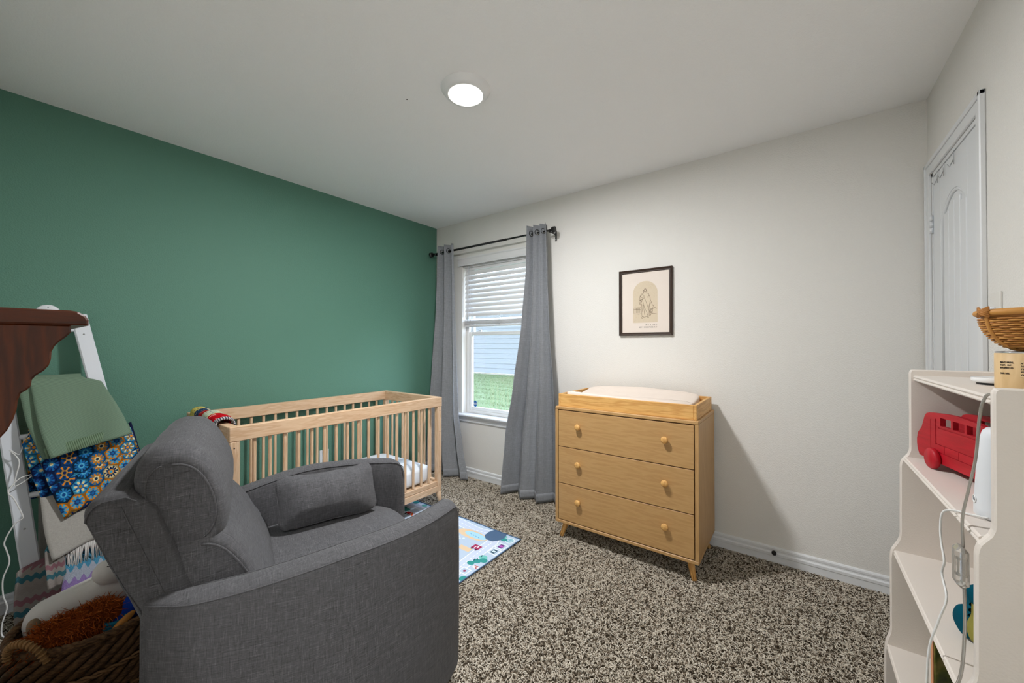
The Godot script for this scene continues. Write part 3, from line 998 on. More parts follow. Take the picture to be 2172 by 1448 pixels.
func build_door() -> void:
	# casing: three mitred lengths of moulding
	var tm: Material = M["trim_white"]
	var z0 := DOOR_L
	var z1 := DOOR_R
	var cw := 0.058
	var d := thing("door_1", "white arched-panel closet door beside the window wall", "door")
	d.set_meta("kind", "structure")
	var cas := func(za: float, zb: float, ya: float, yb: float) -> ArrayMesh:
		var s := B.new()
		s.box(Vector3(ROOM_X - 0.006, (ya + yb) / 2, (za + zb) / 2), Vector3(0.012, yb - ya, zb - za), 0.002)
		return s.done()
	var trim := B.new()
	# outer band thicker than the inner one
	trim.box(Vector3(ROOM_X - 0.005, DOOR_T / 2, z1 + 0.020), Vector3(0.010, DOOR_T, 0.040), 0.002)
	trim.box(Vector3(ROOM_X - 0.008, (DOOR_T + cw) / 2, z1 + 0.049), Vector3(0.016, DOOR_T + cw, 0.018), 0.003)
	trim.box(Vector3(ROOM_X - 0.005, DOOR_T / 2, z0 - 0.020), Vector3(0.010, DOOR_T, 0.040), 0.002)
	trim.box(Vector3(ROOM_X - 0.008, (DOOR_T + cw) / 2, z0 - 0.045), Vector3(0.016, DOOR_T + cw, 0.014), 0.003)
	trim.box(Vector3(ROOM_X - 0.005, DOOR_T + 0.020, (z0 + z1) / 2), Vector3(0.010, 0.040, z1 - z0 + 0.08), 0.002)
	trim.box(Vector3(ROOM_X - 0.008, DOOR_T + 0.049, (z0 + z1) / 2), Vector3(0.016, 0.018, z1 - z0 + 0.116), 0.003)
	var t3 := obj("trim_3", trim.done(), tm)
	t3.set_meta("kind", "structure")
	# jamb with stop
	var jamb := B.new()
	jamb.box(Vector3(ROOM_X + 0.06, DOOR_T / 2, z0 + 0.009), Vector3(0.12, DOOR_T, 0.018), 0.001)
	jamb.box(Vector3(ROOM_X + 0.06, DOOR_T / 2, z1 - 0.009), Vector3(0.12, DOOR_T, 0.018), 0.001)
	jamb.box(Vector3(ROOM_X + 0.06, DOOR_T - 0.009, (z0 + z1) / 2), Vector3(0.12, 0.018, z1 - z0), 0.001)
	obj("jamb", jamb.done(), tm, d)
	# slab with an arched raised panel of vertical boards
	var w := z1 - z0 - 0.044
	var top := DOOR_T - 0.022
	var xs := ROOM_X + 0.006
	var zc := (z0 + z1) / 2
	obj("slab", B.new().box(Vector3(xs + 0.020, (top + 0.012) / 2, zc), Vector3(0.032, top - 0.012, w), 0.002).done(), M["door_white"], d)
	var face := B.new()
	# stiles and rails round the sunk panel, the upper rail arched
	var half := w / 2
	var pi_ := 0.165
	var base := 1.02
	face.box(Vector3(xs, (top + 0.012) / 2, zc - half + (half - pi_) / 2), Vector3(0.010, top - 0.014, half - pi_ - 0.002), 0.002)
	face.box(Vector3(xs, (top + 0.012) / 2, zc + half - (half - pi_) / 2), Vector3(0.010, top - 0.014, half - pi_ - 0.002), 0.002)
	face.box(Vector3(xs, base - 0.08, zc), Vector3(0.010, 0.16, pi_ * 2), 0.001)
	face.box(Vector3(xs, 0.13, zc), Vector3(0.010, 0.23, pi_ * 2), 0.001)
	var arch := PackedVector2Array([Vector2(pi_, top - 0.002), Vector2(-pi_, top - 0.002)])
	for k in 15:
		var a := -1.0 + 2.0 * k / 14.0
		arch.append(Vector2(a * pi_, 1.80 + 0.085 * (1 - a * a)))
	face.prism(arch, 0.010, 0.001, Transform3D(Basis(Vector3(0, 0, 1), Vector3(0, 1, 0), Vector3(-1, 0, 0)), Vector3(xs, 0, zc)))
	obj("stile_and_rail_face", face.done(), M["door_white"], d)
	var moul := []
	for k in 15:
		var a := -1.0 + 2.0 * k / 14.0
		moul.append(Vector3(xs + 0.002, 1.797 + 0.082 * (1 - a * a), zc + a * (pi_ - 0.004)))
	moul = [Vector3(xs + 0.002, base, zc - pi_ + 0.004)] + moul + [Vector3(xs + 0.002, base, zc + pi_ - 0.004)]
	obj("panel_moulding", B.new(true).tube(moul, 0.007, 8).done(), M["door_white"], d)
	for k in 4:
		var bw := (pi_ * 2 - 0.05) / 4
		var z := zc - pi_ + 0.025 + bw * (k + 0.5)
		var hgt := 1.775 + 0.07 * (1 - pow((z - zc) / pi_, 2))
		obj("panel_board", B.new().box(Vector3(xs + 0.002, (hgt + base) / 2, z), Vector3(0.008, hgt - base, bw - 0.004), 0.0025).done(), M["door_white"], d)
	for y in [1.81, 0.25]:
		var hg := B.new(true)
		for k in 3:
			hg.tube([Vector3(ROOM_X - 0.006, y - 0.042 + k * 0.029, z0 + 0.018), Vector3(ROOM_X - 0.006, y - 0.042 + k * 0.029 + 0.026, z0 + 0.018)], 0.006, 10)
		obj("hinge", hg.done(), M["steel"] if false else tm, d)
	# hooks hung over the top of the door
	var spots := {0.18: "thin wire hook over the closet door, closest to its hinges", 0.27: "thin wire hook over the closet door, middle one of three", 0.40: "thin wire hook over the closet door, farthest from its hinges"}
	for zz in spots:
		var hk := B.new(true).tube([Vector3(xs - 0.004, top + 0.003, zz), Vector3(xs - 0.010, top - 0.004, zz), Vector3(xs - 0.010, top - 0.055, zz)], 0.0018, 6)
		hk.tube([Vector3(xs - 0.010, top - 0.035, zz), Vector3(xs - 0.020, top - 0.062, zz - 0.004), Vector3(xs - 0.026, top - 0.050, zz - 0.006)], 0.0016, 6)
		var h := obj("door_hook", hk.done(), M["steel"])
		tag(h, spots[zz], "hook", "wire hooks over the closet door")


# ------------------------------------------------------------------ crib
func build_crib() -> void:
	var x0 := 0.045
	var x1 := 0.755
	var z0 := 0.625
	var z1 := 2.012
	var top := 0.845
	var crib := thing("crib", "light pine slatted baby crib along the green wall", "crib", Vector3(x0, 0, z0))
	var o := Vector3(-x0, 0, -z0)
	var rh := 0.072
	var rt := 0.038
	# top rails: long ones over the sides, short ones between
	for x in [x0 + rt / 2, x1 - rt / 2]:
		obj("top_rail", B.new().box(Vector3(x, top - rh / 2, (z0 + z1) / 2) + o, Vector3(rt, rh, z1 - z0), 0.003).done(), M["pine_z"], crib)
	for z in [z0 + 0.022, z1 - 0.022]:
		obj("end_rail", B.new().box(Vector3((x0 + x1) / 2, top - rh / 2, z) + o, Vector3(x1 - x0 - 2 * rt, rh, 0.044), 0.003).done(), M["pine_x"], crib)
	# posts
	for x in [x0 + 0.021, x1 - 0.021]:
		for z in [z0 + 0.021, z1 - 0.021]:
			obj("post", B.new().box(Vector3(x, (0.120 + top - rh) / 2, z) + o, Vector3(0.040, top - rh - 0.120, 0.040), 0.004).done(), M["pine_y"], crib)
			var sx := signf(x - 0.4)
			var sz := signf(z - 1.3)
			var foot := obj("foot", B.new(true).tube([Vector3(x, 0.124, z) + o, Vector3(x + sx * 0.004, 0.06, z + sz * 0.012) + o, Vector3(x + sx * 0.008, 0.0, z + sz * 0.028) + o], [0.021, 0.016, 0.011], 14).done(), M["pine_y"], crib)
			if x > 0.4:
				for y in [0.31, 0.58, 0.74]:
					obj("bolt_hole", B.new(true).lathe([Vector2(0.0035, 0), Vector2(0.0025, 0.0008), Vector2(0, 0.0008)], 10, Vector3.ZERO, Basis(Vector3.BACK, -PI / 2)).done(), M["black_rubber"], crib, Vector3(x + 0.020, y, z) + o)
	# bottom rails of the long sides and the ends
	for x in [x0 + 0.021, x1 - 0.021]:
		obj("bottom_rail", B.new().box(Vector3(x, 0.144, (z0 + z1) / 2) + o, Vector3(0.036, 0.046, z1 - z0 - 0.080), 0.003).done(), M["pine_z"], crib)
		obj("side_rail", B.new().box(Vector3(x, 0.186, (z0 + z1) / 2) + o, Vector3(0.028, 0.034, z1 - z0 - 0.080), 0.003).done(), M["pine_z"], crib)
	for z in [z0 + 0.021, z1 - 0.021]:
		obj("end_bottom_rail", B.new().box(Vector3((x0 + x1) / 2, 0.165, z) + o, Vector3(x1 - x0 - 0.082, 0.086, 0.026), 0.003).done(), M["pine_x"], crib)
	# slats: each one a piece of wood
	var lo := 0.203
	var hi := top - rh
	var slat := one_box(Vector3(0.016, hi - lo, 0.017), 0.0045)
	for x in [x0 + 0.020, x1 - 0.020]:
		for k in 17:
			obj("slat", slat, M["pine_y"], crib, Vector3(x, (lo + hi) / 2, lerpf(z0 + 0.042, z1 - 0.042, (k + 1) / 18.0)) + o)
	var slat2 := one_box(Vector3(0.017, hi - lo, 0.016), 0.0045)
	for z in [z0 + 0.020, z1 - 0.020]:
		for k in 8:
			obj("slat", slat2, M["pine_y"], crib, Vector3(lerpf(x0 + 0.042, x1 - 0.042, (k + 1) / 9.0), (lo + hi) / 2, z) + o)
	obj("mattress_board", B.new().box(Vector3((x0 + x1) / 2, 0.192, (z0 + z1) / 2) + o, Vector3(x1 - x0 - 0.09, 0.012, z1 - z0 - 0.10), 0.002).done(), M["pine_z"], crib)

	# mattress under a fitted sheet, with soft creases along its lower edge
	var mt := thing("crib_mattress", "white sheeted mattress lying in the crib", "mattress", Vector3((x0 + x1) / 2, 0.199, (z0 + z1) / 2))
	var nz := FastNoiseLite.new()
	nz.seed = 3
	nz.frequency = 9.0
	var crease := func(p: Vector3) -> Vector3:
		var d := nz.get_noise_3d(p.x * 0.6 + p.y * 0.9, p.y * 0.25, p.z * 1.3) * 0.007 * clampf(1.0 - p.y / 0.055, 0.15, 1.0)
		return p + Vector3(signf(p.x) * d, d * 0.35, signf(p.z) * d)
	obj("sheet", B.new(true).pillow(Vector3(0, 0.066, 0), Vector3(0.310, 0.066, 0.642), 0.28, 0.12, 120, 26, crease).done(), M["sheet_white"], mt)

	# patchwork quilt thrown over the end rail
	var q := thing("patchwork_quilt", "folded patchwork quilt draped over the end rail of the crib", "quilt", Vector3(0.37, top, z1 - 0.022))
	var qm := mat("patchwork_print", Color.WHITE, 0.95, 0.2)
	qm.albedo_texture = patchwork_tex()
	relief(qm, M["fine"], 0.05)
	var drape := func(wid: float, cx: float, rise: float, drop_out: float, drop_in: float, wob: float) -> Callable:
		return func(u: float, v: float) -> Vector3:
			# v runs from the hanging edge outside (towards the room) over the rail to the inside
			var x := cx + (u - 0.5) * wid
			var total := drop_out + drop_in + 0.13
			var s := v * total
			var y := 0.0
			var z := 0.0
			var hw := 0.037
			if s < drop_out:
				y = rise - (drop_out - s)
				z = hw
			elif s < drop_out + 0.13:
				var a := (s - drop_out) / 0.13 * PI
				y = rise + sin(a) * 0.022
				z = hw * cos(a)
			else:
				y = rise - (s - drop_out - 0.13)
				z = -hw
			z += (wob * sin(u * 11.0 + v * 3.0) + wob) * clampf((rise - y) / 0.08, 0, 1) * signf(z)
			x += 0.012 * sin(v * 5.0 + u * 2.0)
			return Vector3(x, y + 0.004 * sin(u * 9.0 + 1.0), z)
	obj("outer_layer", B.new(true).sheet(drape.call(0.30, -0.02, 0.018, 0.34, 0.16, 0.008), 34, 46, 0.010).done(), qm, q)
	var red := mat("red_print_cloth", Color.WHITE, 0.95, 0.2)
	red.albedo_texture = red_print_tex()
	obj("red_backing", B.new(true).sheet(drape.call(0.10, 0.175, 0.010, 0.40, 0.13, 0.010), 16, 40, 0.012).done(), red, q)
	var stripe := mat("striped_ticking", Color.WHITE, 0.95, 0.2)
	stripe.albedo_texture = paint(64, 64, func(x: int, y: int) -> Color: return rgb(70, 72, 84) if (y / 4) % 2 == 0 else rgb(196, 190, 188))
	obj("striped_binding", B.new(true).sheet(drape.call(0.045, 0.235, 0.006, 0.44, 0.02, 0.006), 8, 36, 0.008, Vector2(1, 6)).done(), stripe, q)


func patchwork_tex() -> ImageTexture:
	var r := RandomNumberGenerator.new()
	r.seed = 9
	var im := Image.create(512, 768, false, Image.FORMAT_RGB8)
	var pal := [rgb(176, 24, 28), rgb(196, 206, 170), rgb(206, 190, 96), rgb(34, 60, 92), rgb(176, 34, 36), rgb(188, 200, 176), rgb(52, 86, 110), rgb(206, 198, 170)]
	for j in 6:
		for i in 4:
			var c: Color = pal[(i + j * 3 + (j / 2)) % pal.size()]
			im.fill_rect(Rect2i(i * 128, j * 128, 128, 128), c)
			for k in 26:
				var d: Color = pal[(i + j + k * 5 + 3) % pal.size()].lerp(c, 0.35)
				disc(im, i * 128 + 8 + r.randf() * 112, j * 128 + 8 + r.randf() * 112, 3 + r.randf() * 8, d, 2 + r.randf() * 5)
			for k in 12:
				var y := j * 128 + 6 + k * 10.5
				stroke(im, [Vector2(i * 128 + 4, y), Vector2(i * 128 + 124, y + 3 * sin(k))], 0.6, c.darkened(0.18))
	return ImageTexture.create_from_image(im)


func red_print_tex() -> ImageTexture:
	var r := RandomNumberGenerator.new()
	r.seed = 19
	var im := Image.create(128, 256, false, Image.FORMAT_RGB8)
	im.fill(rgb(178, 14, 26))
	for k in 60:
		var p := Vector2(r.randf() * 128, r.randf() * 256)
		stroke(im, [p, p + Vector2(4, 9) * (0.5 + r.randf())], 1.2, rgb(236, 226, 214) if k % 3 else rgb(96, 6, 14))
	return ImageTexture.create_from_image(im)


# ------------------------------------------------------------------ dresser, changing tray, pad
func build_dresser() -> void:
	var x0 := 1.693
	var x1 := 2.553
	var zf := 0.500
	var zb := 0.032
	var lo := 0.098
	var hi := 0.848
	var w := x1 - x0
	var dr := thing("dresser", "honey wood three-drawer dresser with round knobs against the white wall", "dresser", Vector3((x0 + x1) / 2, 0, (zf + zb) / 2))
	var d := zf - zb
	var th := 0.019
	obj("top_panel", B.new().box(Vector3(0, hi - th / 2, 0), Vector3(w, th, d), 0.003).done(), M["honey_x"], dr)
	obj("bottom_panel", B.new().box(Vector3(0, lo + th / 2, 0), Vector3(w, th, d), 0.003).done(), M["honey_x"], dr)
	for s in [-1, 1]:
		obj("side_panel", B.new().box(Vector3(s * (w / 2 - th / 2), (lo + hi) / 2, -0.0005), Vector3(th, hi - lo - 2 * th, d - 0.001), 0.001).done(), M["honey_y"], dr)
	obj("back_panel", B.new().box(Vector3(0, (lo + hi) / 2, -d / 2 + 0.012), Vector3(w - 2 * th, hi - lo - 2 * th, 0.006), 0.0).done(), M["honey_x"], dr)
	var inner := hi - lo - 2 * th
	var dh := (inner - 4 * 0.005) / 3
	for k in 3:
		var y := lo + th + 0.005 + (dh + 0.005) * k + dh / 2
		var dw := obj("drawer", B.new().box(Vector3(0, 0, 0), Vector3(w - 2 * th - 0.010, dh, 0.018), 0.001).box(Vector3(0, -0.01, -0.2), Vector3(w - 2 * th - 0.05, dh - 0.04, 0.36), 0.001).done(), M["honey_x"], dr, Vector3(0, y, d / 2 - 0.0105))
		for s in [-1, 1]:
			obj("knob", B.new(true).lathe([Vector2(0.010, 0), Vector2(0.0095, 0.010), Vector2(0.0175, 0.014), Vector2(0.0195, 0.019), Vector2(0.0185, 0.024), Vector2(0.013, 0.0275), Vector2(0.006, 0.029), Vector2(0, 0.0292)], 24, Vector3.ZERO, Basis(Vector3.RIGHT, PI / 2)).done(), M["knotty_z"], dw, Vector3(s * 0.262, 0.022, 0.009))
	for sx in [-1, 1]:
		for sz in [-1, 1]:
			var a := Vector3(sx * (w / 2 - 0.055), lo, sz * (d / 2 - 0.055))
			obj("leg", B.new(true).tube([a, a + Vector3(sx * 0.012, -lo * 0.5, sz * 0.012), a + Vector3(sx * 0.026, -lo, sz * 0.026)], [0.0185, 0.016, 0.0125], 16).done(), M["knotty_y"], dr)

	var tray := thing("changing_tray", "open pine changing tray frame on top of the dresser", "tray", Vector3((x0 + x1) / 2, hi, (zf + zb) / 2 - 0.004))
	var tw := w - 0.026
	var td := d - 0.034
	var th2 := 0.080
	for s in [-1, 1]:
		obj("long_board", B.new().box(Vector3(0, th2 / 2, s * (td / 2 - 0.009)), Vector3(tw - 0.032, th2, 0.018), 0.0015).done(), M["knotty_x"], tray)
		obj("end_board", B.new().box(Vector3(s * (tw / 2 - 0.008), th2 / 2, 0), Vector3(0.016, th2, td), 0.0015).done(), M["knotty_z"], tray)
	obj("tray_floor", B.new().box(Vector3(0, 0.004, 0), Vector3(tw - 0.033, 0.006, td - 0.037), 0.0).done(), M["knotty_x"], tray)
	# contoured pad: raised long sides, lower middle
	var pad := thing("changing_pad", "cream contoured changing pad lying in the pine tray", "changing pad", Vector3((x0 + x1) / 2 - 0.01, hi + 0.007, (zf + zb) / 2 - 0.004))
	var pw := 0.372
	var pd := 0.186
	var nz := FastNoiseLite.new()
	nz.frequency = 14.0
	var bend := func(p: Vector3) -> Vector3:
		var side := clampf(absf(p.z) / pd, 0, 1)
		var y := p.y
		if y > 0:
			y += side * side * (0.021 - 0.016 * p.x / pw if p.z > 0 else 0.056 * (1.0 - 0.42 * pow(absf(p.x) / pw, 2)))
		var wr := nz.get_noise_2d(p.x * 3.0, p.z * 0.8) * 0.004
		return Vector3(p.x, y + (wr if p.y > 0 else 0.0), p.z)
	obj("pad_cover", B.new(true).pillow(Vector3(0, 0.032, 0), Vector3(pw, 0.032, pd), 0.35, 0.10, 96, 24, bend).done(), M["pad_beige"], pad)


# ------------------------------------------------------------------ framed print
func build_picture() -> void:
	var x0 := 1.941
	var x1 := 2.305
	var y0 := 1.313
	var y1 := 1.774
	var w := x1 - x0
	var h := y1 - y0
	var p := thing("framed_print", "dark brown framed cream print of a robed figure with sheep", "picture", Vector3((x0 + x1) / 2, (y0 + y1) / 2, 0.002))
	var fm: Material = M["frame_x"] if M.has("frame_x") else null
	wood("frame", [[0.0, rgb(38, 28, 22)], [0.5, rgb(62, 46, 36)], [1.0, rgb(50, 36, 28)]], 0.5, 18)
	var fw := 0.021
	var bar := PackedVector2Array([Vector2(0, 0), Vector2(fw, 0), Vector2(fw, 0.009), Vector2(fw - 0.003, 0.012), Vector2(fw - 0.008, 0.012), Vector2(fw - 0.010, 0.015), Vector2(0.006, 0.018), Vector2(0.0025, 0.020), Vector2(0, 0.018)])
	for k in 4:
		var length: float = w if k % 2 == 0 else h
		var b := B.new()
		# bar drawn along its own x from -length/2 to length/2, outer edge at y = 0, mitred
		for i in bar.size():
			var q0: Vector2 = bar[i]
			var q1: Vector2 = bar[(i + 1) % bar.size()]
			b.quad(Vector3(-length / 2 + q0.x, q0.x, q0.y), Vector3(-length / 2 + q1.x, q1.x, q1.y), Vector3(length / 2 - q1.x, q1.x, q1.y), Vector3(length / 2 - q0.x, q0.x, q0.y))
		obj("frame_bar", b.done(), M["frame_x"] if k % 2 == 0 else M["frame_y"], p, [Vector3(0, -h / 2, 0), Vector3(w / 2, 0, 0), Vector3(0, h / 2, 0), Vector3(-w / 2, 0, 0)][k], Vector3(0, 0, 90 * k))
	var pm := mat("print_paper", Color.WHITE, 0.85, 0.3)
	pm.albedo_texture = print_tex()
	var pr := B.new()
	var iw := w / 2 - fw + 0.002
	var ih := h / 2 - fw + 0.002
	pr.quad_uv(Vector3(-iw, -ih, 0.006), Vector3(iw, -ih, 0.006), Vector3(iw, ih, 0.006), Vector3(-iw, ih, 0.006), Vector2(0, 1), Vector2(1, 1), Vector2(1, 0), Vector2(0, 0))
	pr.box(Vector3(0, 0, 0.003), Vector3(iw * 2, ih * 2, 0.004), 0.0)
	obj("paper", pr.done(), pm, p)
	text_on("M Y   L O R D", 0.0125, 0.0003, M["ink"], p, Vector3(0.080, -0.157, 0.0064), Vector3.ZERO, "Droid Serif", HORIZONTAL_ALIGNMENT_RIGHT)
	text_on("M Y   S H E P H E R D", 0.0125, 0.0003, M["ink"], p, Vector3(0.080, -0.173, 0.0064), Vector3.ZERO, "Droid Serif", HORIZONTAL_ALIGNMENT_RIGHT)


func print_tex() -> ImageTexture:
	var w := 384
	var h := 500
	var im := Image.create(w, h, false, Image.FORMAT_RGB8)
	var paper := rgb(228, 216, 205)
	var tan := rgb(212, 196, 172)
	var r := RandomNumberGenerator.new()
	r.seed = 4
	im.fill(paper)
	# arch-topped tan ground
	var ax := 192.0
	var aw := 99.0
	disc(im, ax, 174, aw, tan)
	im.fill_rect(Rect2i(int(ax - aw), 174, int(aw * 2), 243), tan)
	for k in 400:
		var p := Vector2(ax - aw + 4 + r.randf() * (aw * 2 - 8), 80 + r.randf() * 330)
		if p.y < 174 and (p - Vector2(ax, 174)).length() > aw - 6:
			continue
		disc(im, p.x, p.y, 1.0 + r.randf() * 3.0, tan.lerp(rgb(198, 176, 146), r.randf() * 0.4))
	var ink := rgb(88, 70, 56)
	var L := func(pts: Array, wd := 1.0) -> void: stroke(im, pts.map(func(q): return Vector2(q[0] + 18, 151 + (q[1] - 128) * 0.905)), wd, ink)
	# head with hair
	for k in 24:
		var a := TAU * k / 24
		var b := TAU * (k + 1) / 24
		L.call([[174 + 9 * cos(a), 128 + 12 * sin(a)], [174 + 9 * cos(b), 128 + 12 * sin(b)]])
	L.call([[164, 124], [160, 140], [163, 156]], 1.6)
	L.call([[184, 124], [189, 142], [186, 156]], 1.6)
	L.call([[168, 118], [174, 114], [181, 118]], 1.6)
	L.call([[168, 140], [174, 146], [180, 140]], 1.4)
	# cloak and robe
	L.call([[162, 152], [140, 164], [130, 190], [124, 226], [130, 250], [140, 262]])
	L.call([[186, 154], [204, 164], [212, 190], [216, 214], [222, 232]])
	L.call([[140, 262], [142, 300], [146, 344], [150, 366]])
	L.call([[150, 200], [158, 244], [170, 290], [188, 330], [196, 362]])
	L.call([[168, 196], [180, 230], [196, 280], [202, 330], [200, 360]])
	L.call([[214, 232], [206, 270], [196, 300]])
	L.call([[146, 250], [150, 300], [156, 340]])
	L.call([[160, 260], [164, 300], [170, 352]])
	L.call([[150, 366], [170, 372], [196, 362]])
	L.call([[134, 200], [142, 214], [156, 208], [166, 196]])
	L.call([[206, 176], [196, 188], [198, 200]], 1.5)
	for k in 26:
		var x := 128 + r.randf() * 18
		var y := 206 + r.randf() * 50
		L.call([[x, y], [x + 3, y + 8]], 0.7)
	# lamb in the arms
	L.call([[140, 176], [150, 166], [162, 170], [166, 182], [158, 194], [146, 194], [138, 186], [140, 176]])
	L.call([[138, 180], [132, 184], [136, 190]])
	# feet
	L.call([[150, 366], [142, 380], [152, 384], [160, 370]])
	L.call([[194, 362], [190, 376], [204, 378], [204, 362]])
	# standing sheep at the side and the flock behind
	L.call([[222, 232], [228, 252], [236, 270], [246, 262], [238, 280], [232, 312], [222, 340]])
	L.call([[222, 240], [212, 262], [204, 300], [210, 330], [208, 362], [216, 362], [222, 340]])
	for k in 60:
		var p := Vector2(206 + r.randf() * 26, 296 + r.randf() * 40)
		L.call([[p.x, p.y], [p.x + 3, p.y + 3]], 0.7)
	for k in 5:
		var cx := 86 + k * 12.0
		for i in 10:
			var a := TAU * i / 10
			var b := TAU * (i + 1) / 10
			L.call([[cx + 9 * cos(a), 292 + 8 * sin(a)], [cx + 9 * cos(b), 292 + 8 * sin(b)]], 0.8)
		L.call([[cx - 5, 300], [cx - 5, 330]])
		L.call([[cx + 4, 300], [cx + 4, 328]])
	L.call([[80, 336], [120, 342], [142, 338]])
	L.call([[214, 350], [240, 340], [266, 348]])
	L.call([[236, 300], [252, 286], [266, 300]])
	return ImageTexture.create_from_image(im)


# ------------------------------------------------------------------ play rug
func build_rug() -> void:
	var rug := thing("play_rug", "pale blue printed road-map play rug on the carpet", "rug", Vector3(1.02, 0.004, 1.10))
	var w := 1.055
	var d := 0.83
	var rm := mat("rug_print", Color.WHITE, 0.95, 0.2)
	rm.albedo_texture = rug_tex()
	var at := func(u: float, v: float) -> Vector3:
		return Vector3((u - 0.5) * w, 0.003 + 0.0015 * sin(u * 13.0) * sin(v * 9.0 + 1.0), (v - 0.5) * d)
	obj("printed_face", B.new(true).grid(func(u: float, v: float) -> Vector3: return at.call(u, 1.0 - v), 24, 20, Vector2(1, -1)).done(), rm, rug)
	for o in [rug.get_child(0)]:
		pass
	var edge := []
	for k in 24:
		edge.append(at.call(k / 24.0, 0.0))
	for k in 20:
		edge.append(at.call(1.0, k / 20.0))
	for k in 24:
		edge.append(at.call(1.0 - k / 24.0, 1.0))
	for k in 21:
		edge.append(at.call(0.0, 1.0 - k / 20.0))
	obj("bound_edge", B.new(true).tube(edge, 0.0036, 6, false).done(), mat("rug_edge", rgb(84, 108, 138), 0.95, 0.2), rug)
	obj("backing", B.new().box(Vector3(0, 0.0005, 0), Vector3(w - 0.004, 0.003, d - 0.004), 0.0).done(), M["rug_edge"], rug)


func rug_tex() -> ImageTexture:
	# u runs along x (0 = under the crib, 1 = the free edge), v from the window side (top) to the room
	var w := 1024
	var h := 806
	var im := Image.create(w, h, false, Image.FORMAT_RGB8)
	var ground := rgb(190, 206, 224)
	im.fill(ground)
	var road := rgb(206, 216, 234)
	var kerb := rgb(238, 244, 250)
	var teal := rgb(62, 150, 146)
	var mint := rgb(120, 196, 186)
	var P := func(a: Array) -> Array: return a.map(func(q): return Vector2(q[0], q[1]))
	# road round the free corner
	var road_line := [Vector2(-40, 66)]
	for k in 9:
		road_line.append(Vector2(120 + k * 75, 62 - 18 * sin(k * 0.5)))
	for k in 9:
		var a := PI / 2 * k / 8.0
		road_line.append(Vector2(806 + 98 * sin(a), 158 - 98 * cos(a)))
	for k in 7:
		road_line.append(Vector2(904 + 6 * k, 180 + k * 60))
	road_line.append(Vector2(900, 640))
	road_line.append(Vector2(760, 700))
	road_line.append(Vector2(300, 690))
	road_line.append(Vector2(-40, 700))
	stroke(im, road_line, 40, kerb)
	stroke(im, road_line, 34, road)
	for k in road_line.size() - 1:
		var a: Vector2 = road_line[k]
		var b: Vector2 = road_line[k + 1]
		var n := maxi(int(a.distance_to(b) / 26.0), 1)
		for i in n:
			stroke(im, [a.lerp(b, (i + 0.2) / n), a.lerp(b, (i + 0.6) / n)], 3.2, kerb)
	# pond with a sandy rim
	disc(im, 740, 132, 118, rgb(232, 204, 168), 46)
	disc(im, 764, 128, 86, rgb(176, 220, 240), 30)
	for k in 4:
		stroke(im, P.call([[720 + k * 24, 126 + k * 3], [732 + k * 24, 132 + k * 3]]), 2.5, rgb(120, 180, 216))
	# music van, ramp and small figures
	im.fill_rect(Rect2i(836, 208, 56, 44), rgb(170, 56, 96))
	disc(im, 848, 256, 8, rgb(40, 40, 60))
	disc(im, 880, 256, 8, rgb(40, 40, 60))
	stroke(im, P.call([[856, 240], [856, 222], [872, 218], [872, 236]]), 3, Color.WHITE)
	im.fill_rect(Rect2i(770, 262, 92, 40), rgb(232, 204, 168))
	for k in 5:
		disc(im, 640 + k * 22, 200 + (k % 2) * 14, 9, rgb(222, 234, 246))
	# parking sign and bays along the free edge
	disc(im, 978, 52, 30, kerb, 30)
	disc(im, 978, 52, 24, rgb(112, 190, 200))
	disc(im, 978, 52, 18, ground)
	stroke(im, P.call([[972, 64], [972, 42], [982, 42], [986, 48], [981, 54], [972, 54]]), 3.2, rgb(112, 190, 200))
	for k in 2:
		im.fill_rect(Rect2i(946, 104 + k * 70, 66, 62), kerb)
		im.fill_rect(Rect2i(952, 110 + k * 70, 54, 50), ground)
		var c: Color = [rgb(110, 60, 126), rgb(36, 74, 92)][k]
		im.fill_rect(Rect2i(962, 116 + k * 70, 30, 38), c)
		im.fill_rect(Rect2i(966, 126 + k * 70, 22, 18), [rgb(190, 100, 190), rgb(214, 230, 240)][k])
	# trees and bushes
	for t in [[872, 14, 26, 0], [918, 34, 22, 1], [940, 62, 22, 0], [968, 290, 26, 1], [990, 312, 24, 0], [964, 338, 24, 0], [948, 372, 22, 0], [1018, 500, 26, 0], [62, 148, 34, 0], [110, 150, 26, 0], [156, 24, 22, 1], [240, 20, 26, 0], [60, 24, 26, 0], [420, 150, 30, 0], [470, 170, 24, 1], [300, 420, 34, 0], [560, 480, 30, 0], [1000, 620, 26, 0]]:
		disc(im, t[0], t[1], t[2], mint if t[3] else teal, t[2] * 0.85)
	for q in [[950, 278], [952, 318], [940, 330]]:
		stroke(im, P.call([[q[0], q[1]], [q[0] + 6, q[1] + 12]]), 2.5, rgb(40, 60, 90))
	# red toys under the crib
	im.fill_rect(Rect2i(138, 160, 40, 26), rgb(190, 40, 44))
	stroke(im, P.call([[184, 186], [212, 160]]), 6, rgb(190, 40, 44))
	stroke(im, P.call([[184, 160], [212, 186]]), 6, rgb(214, 96, 52))
	disc(im, 146, 190, 9, rgb(40, 30, 40))
	disc(im, 170, 190, 9, rgb(40, 30, 40))
	# parasol, low houses, bay
	disc(im, 996, 384, 20, rgb(232, 226, 226), 14)
	stroke(im, P.call([[986, 378], [1004, 374], [1000, 390], [1012, 396]]), 3, rgb(180, 90, 96))
	for t in [[560, 240, 46], [620, 310, 40], [430, 300, 44], [700, 380, 40]]:
		im.fill_rect(Rect2i(t[0], t[1], t[2], t[2]), rgb(222, 230, 240))
		im.fill_rect(Rect2i(t[0] + 6, t[1] + 6, t[2] - 12, 8), rgb(170, 206, 226))
	im.fill_rect(Rect2i(944, 420, 56, 52), kerb)
